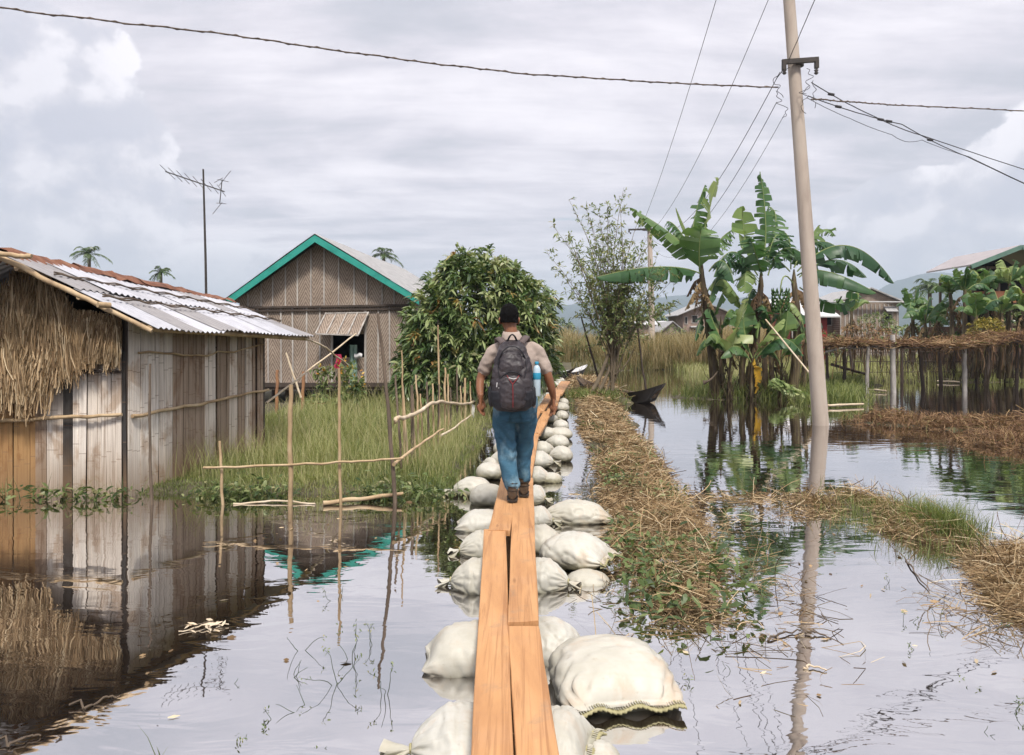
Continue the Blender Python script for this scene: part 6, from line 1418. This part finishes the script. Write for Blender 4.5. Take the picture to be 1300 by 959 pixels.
# hair
g = Geo(); hc = np.array((-.024, 7.008, 1.922)); rows = []
for b in np.linspace(.03, 1.95, 20):
    r_ = math.sin(b)**.8 if b < pi/2 else 1-.10*(b-pi/2)**2*4*.5
    z = hc[2]+.125*math.cos(b); k = max(0, b-1.2)/.75
    rows.append((hc[0], hc[1]-.020*k-.004, z, .087*r_*(1-.10*k), .103*r_*(1-.24*k)))
ring_loft(g, rows, 30)
def hairn(co): return np.array([.0035*nz(*(p*34)) + .003*nz(*(p*90)) for p in co])
remesh(g, 'hair', M_hair, MAN, .005, 2, hairn)
# shirt
g = Geo()
ring_loft(g, [(.03, 6.985, 1.115, .190, .125), (.03, 6.985, 1.2, .185, .125), (.03, 6.985, 1.32, .178, .12), (.035, 6.98, 1.45, .186, .125), (.036, 6.975, 1.56, .194, .125), (.034, 6.975, 1.63, .185, .112), (.028, 6.98, 1.675, .150, .095), (.012, 6.985, 1.72, .090, .078), (0, 6.99, 1.765, .070, .070)], 28)
limb(g, [(SLx+.03, 6.975, 1.645), (-.180, 6.985, 1.605), (-.222, 7.0, 1.53), (-.250, 7.012, 1.45)], [.056, .062, .060, .060], 18)
limb(g, [(SRx-.03, 6.975, 1.65), (.240, 6.98, 1.612), (.278, 6.975, 1.54), (.300, 6.97, 1.46)], [.056, .062, .060, .060], 18)
def clothn(a_, f, st=(1, 1, 1)):
    return lambda co: np.array([a_*(abs(nz(p[0]*f*st[0], p[1]*f*st[1], p[2]*f*st[2]))*-1.6+.3) + a_*.5*nz(p[0]*f*2.3, p[1]*f*2.3, p[2]*f*3.1) for p in co])
shirt = remesh(g, 'shirt', M_shirt, MAN, .008, 5, clothn(.015, 7.5, (1, 1, .8)))
g = Geo(); a_ = np.linspace(0, 2*pi, 28, endpoint=False)
g.rings([np.stack([cx_+rx*np.cos(a_), cy_+ry_*np.sin(a_), z+.012*np.sin(a_)], -1) for cx_, cy_, z, rx, ry_ in ((0, 6.985, 1.735, .080, .080), (-.004, 6.985, 1.765, .072, .073), (-.008, 6.988, 1.80, .066, .068), (-.008, 6.988, 1.803, .070, .072), (-.004, 6.985, 1.77, .083, .082), (.004, 6.98, 1.735, .100, .092))], 0, True, False); g.build('collar', M_shirt, shirt)
# jeans
g = Geo()
ring_loft(g, [(.03, 6.985, 1.0, .150, .115), (.03, 6.985, 1.08, .198, .132), (.03, 6.985, 1.17, .198, .126), (.03, 6.985, 1.24, .180, .115)], 28)
limb(g, [(-.065, 6.985, 1.12), (-.066, 6.99, .98), (K_L[0]-.002, 7.0, .77), (-.026, 6.97, .58), (F_L[0]-.002, 6.945, .45)], [.110, .102, .082, .074, .065], 22)
limb(g, [(HR[0], 6.985, 1.12), (.118, 7.05, .98), (K_R[0]-.002, 7.12, .78), (.104, 7.14, .60), (F_R[0]-.004, 7.16, .46)], [.110, .100, .080, .070, .060], 22)
def jn(co):
    z = co[:, 2]; k = np.clip(1.4-abs(z-.76)/.18, 0, 1)*.6+np.clip((.60-z)/.12, 0, 1)*1.+.35
    w_ = np.array([nz(p[0]*7+p[2]*5, p[1]*6, p[2]*19-abs(p[0])*22) for p in co]); w2 = np.array([nz(p[0]*9+5, p[1]*9, p[2]*7) for p in co]); return .012*k*w_+.015*w2
remesh(g, 'jeans', M_jeans, MAN, .008, 5, jn)
# jeans pockets and seams
jn_o = bpy.data.objects['jeans']
for s_ in (-1, 1):
    cx_ = .03+s_*.095; rows = [[(cx_+u_*.062*(1 if v_ < .8 else .55), 6.985-.135*math.sqrt(max(0, 1-((cx_+u_*.062-.03)/.205)**2))-.004, 1.145-v_*.13) for u_ in (-1, -.5, 0, .5, 1)] for v_ in (0, .4, .8, 1.)]
    Geo().sheet(rows).build('back_pocket', M_jeans, jn_o)
# boots
def boot(ax_, ay, az_, lift):
    T0 = (ax_, ay); g = Geo(); s_ = Geo()
    sh_ = [(-.055, .030, .0), (-.045, .040, .0), (0, .043, 0), (.06, .042, 0), (.12, .046, 0), (.175, .045, 0), (.205, .036, 0), (.222, .018, 0)]
    cp, sp = math.cos(lift), math.sin(lift)
    def tr(p): y, z = p[1]-.18, p[2]; return np.array((ax_+p[0], ay+.18+y*cp+z*sp*1, az_+z*cp-y*sp))
    rows = []
    for y, hw, _ in sh_:
        top = np.interp(y, [-.055, -.03, .02, .07, .13, .19, .222], [.10, .15, .16, .115, .082, .062, .035]); aa = np.linspace(0, 2*pi, 18, endpoint=False)
        rows.append([tr((hw*math.cos(q), y, .02+(top-.02)/2*(1+math.sin(q)*1.0))) for q in aa])
    g.rings(rows); g.tube([tr((0, -.008, .06)), tr((0, -.008, .12)), tr((0, -.010, .175))], [.046, .047, .050], 16)
    b = remesh(g, 'boot', M_boot, MAN, .006, 4, lambda co: np.array([.004*nz(*(p*28)) for p in co]))
    s_.rings([[tr((hw*1.12*math.cos(q)*1.0, y*1.03, .0+.012*(1+math.sin(q)*1.0)*1.0)) for q in np.linspace(0, 2*pi, 14, endpoint=False)] for y, hw, _ in sh_], 0, False)
    o = s_.build('sole', M_sole, b); o.location = (0, 0, 0)
    # object coordinates are world coordinates minus the parent's origin (the boot mesh carries world coordinates itself)
    l_ = Geo()
    for z in (.10, .135, .165): l_.tube([tr((.05*math.cos(q), -.008+.052*math.sin(q), z)) for q in np.linspace(0, 2*pi, 20)], .0035, 5, cap=False)
    o = l_.build('boot_seam', M_sole, b); o.location = (0, 0, 0)
boot(F_L[0], F_L[1]+.01, BT+.002, .0); boot(F_R[0], F_R[1]+.01, BT+.002, .0)

# ---------------------------------------------------------------- backpack
BK = thing('backpack', 'dark grey backpack with thin red piping, worn on the man\'s back', 'backpack', (.0, 6.78, 1.4))
bx_ = .002
def sup(g, cx_, cy_, rows, n=36, pw=.55):
    a_ = np.linspace(0, 2*pi, n, endpoint=False); ca, sa = np.cos(a_), np.sin(a_); g.rings([np.stack([cx_+dx_+rx*np.sign(ca)*abs(ca)**pw, cy_+yo+ry_*np.sign(sa)*abs(sa)**pw, z+0*a_], -1) for z, rx, ry_, yo, dx_ in rows])
g = Geo()
sup(g, bx_, 6.80, [(1.115, .05, .03, 0, 0), (1.125, .12, .07, -.01, 0), (1.15, .158, .095, -.015, 0), (1.22, .178, .115, -.02, 0), (1.34, .180, .12, -.02, 0), (1.46, .170, .11, -.012, 0), (1.56, .150, .095, 0, 0), (1.64, .122, .078, .012, 0), (1.69, .092, .06, .03, 0), (1.715, .055, .035, .04, 0)])
main = remesh(g, 'main_compartment', M_pack, BK, .007, 3, clothn(.016, 9))
g = Geo(); sup(g, bx_, 6.80, [(1.105, .06, .04, -.005, 0), (1.12, .13, .085, -.012, 0), (1.15, .165, .105, -.018, 0), (1.22, .184, .121, -.022, 0), (1.285, .186, .125, -.022, 0), (1.30, .17, .11, -.02, 0)])
remesh(g, 'base_panel', M_packd, BK, .007, 2, clothn(.006, 9))
g = Geo(); sup(g, bx_+.004, 6.705, [(1.135, .05, .02, 0, 0), (1.15, .10, .045, 0, 0), (1.20, .128, .062, -.004, 0), (1.29, .130, .065, -.006, 0), (1.37, .115, .055, 0, 0), (1.43, .085, .035, .012, 0), (1.46, .05, .02, .02, 0)], pw=.75)
remesh(g, 'lower_pocket', M_pack, BK, .006, 3, clothn(.009, 12))
g = Geo(); sup(g, bx_-.008, 6.722, [(1.40, .06, .02, 0, 0), (1.43, .11, .045, 0, 0), (1.50, .118, .055, 0, 0), (1.57, .10, .045, .012, 0), (1.62, .07, .03, .03, 0)], pw=.75)
remesh(g, 'upper_pocket', M_pack, BK, .006, 3, clothn(.011, 12))
for s_ in (-1, 1):
    g = Geo(); sup(g, bx_+s_*.178, 6.80, [(1.15, .012, .03, 0, 0), (1.17, .025, .06, 0, 0), (1.24, .032, .068, 0, 0), (1.31, .030, .062, 0, 0), (1.325, .022, .055, 0, 0)]); g.build('side_pocket', M_packd, BK)
    g = Geo(); pts = [(bx_+s_*.075, 6.835, 1.69), (bx_+s_*.110, 6.895, 1.735), (bx_+s_*.125, 6.99, 1.752-.02*(s_ < 0)), (bx_+s_*.130, 7.08, 1.68), (bx_+s_*.14, 7.115, 1.55)]; p, r_ = smooth_path(pts, [.03]*5, 20)
    L_ = [[q+np.array((-s_*.032, 0, .010)), q+np.array((0, -.004, .020)), q+np.array((s_*.032, 0, .006)), q+np.array((s_*.03, 0, -.01)), q+np.array((-s_*.03, 0, -.006))] for q in p]; g.rings(L_); g.build('shoulder_strap', M_strap, BK)
    g = Geo(); g.tube(through((bx_+s_*.165, 6.77, 1.40), (bx_+s_*.19, 6.86, 1.30), (bx_+s_*.16, 6.93, 1.17), 8), .010, 6, flat=.4); g.build('side_strap', M_strap, BK)
Geo().tube(through((bx_-.045, 6.83, 1.70), (bx_, 6.80, 1.77), (bx_+.045, 6.83, 1.70), 14), .011, 8, flat=.6).build('top_handle', M_packd, BK)
def zipline(pts, m_, nm, r_=.0035): Geo().tube(pts, r_, 5).build(nm, m_, BK)
ar = np.linspace(.15, pi-.15, 24)
zipline([(bx_+.128*math.cos(q), 6.70+.03*(1-math.sin(q))+.0, 1.47+.20*math.sin(q)) for q in ar], M_packd, 'zip', .005)
zipline([(bx_+.115*math.cos(q), 6.663+.035*(1-math.sin(q)), 1.33+.125*math.sin(q)) for q in ar], M_packd, 'zip', .005)
zipline([(bx_-.045, 6.655, 1.425), (bx_-.02, 6.640, 1.385), (bx_+.003, 6.632, 1.355), (bx_+.006, 6.630, 1.28), (bx_+.006, 6.632, 1.21), (bx_+.006, 6.65, 1.155)], M_redtrim, 'red_piping')
zipline([(bx_+.058, 6.655, 1.425), (bx_+.03, 6.640, 1.385), (bx_+.006, 6.632, 1.355)], M_redtrim, 'red_piping')
zipline([(bx_-.14, 6.70, 1.45), (bx_-.155, 6.71, 1.36), (bx_-.150, 6.695, 1.28)], M_redtrim, 'red_piping', .002)
zipline([(bx_-.03, 6.640, 1.405), (bx_+.01, 6.635, 1.395), (bx_+.035, 6.642, 1.40)], M_white, 'badge_bar', .005)
for k in (0, 1): Geo().tube([(bx_-.128+k*.018, 6.672, 1.365-.01*k), (bx_-.132+k*.018, 6.668, 1.325-.01*k)], .0045, 6).build('zip_pull', M_white, BK)
for s_ in (-1, 1): Geo().tube(through((bx_+s_*.09, 6.735, 1.60), (bx_+s_*.12, 6.70, 1.50), (bx_+s_*.10, 6.675, 1.40), 10), .012, 6, flat=.35).build('compression_strap', M_packd, BK)
# bottle in the side pocket
BO = thing('water_bottle', 'clear plastic water bottle with blue cap and label, stuck in the backpack side pocket', 'bottle', (.213, 6.78, 1.25))
def bring(rows, nm, m_):
    a_ = np.linspace(0, 2*pi, 20, endpoint=False); Geo().rings([np.stack([.213+r_*np.cos(a_), 6.775+r_*np.sin(a_), z+0*a_], -1) for z, r_ in rows]).build(nm, m_, BO)
bring([(1.24, .028), (1.25, .033), (1.43, .034), (1.47, .033), (1.495, .024), (1.508, .014), (1.515, .014)], 'bottle_body', M_bottle); bring([(1.512, .016), (1.514, .0175), (1.535, .0175), (1.538, .014)], 'cap', M_label); bring([(1.385, .0345), (1.387, .0355), (1.44, .0355), (1.442, .0345)], 'label', M_label)
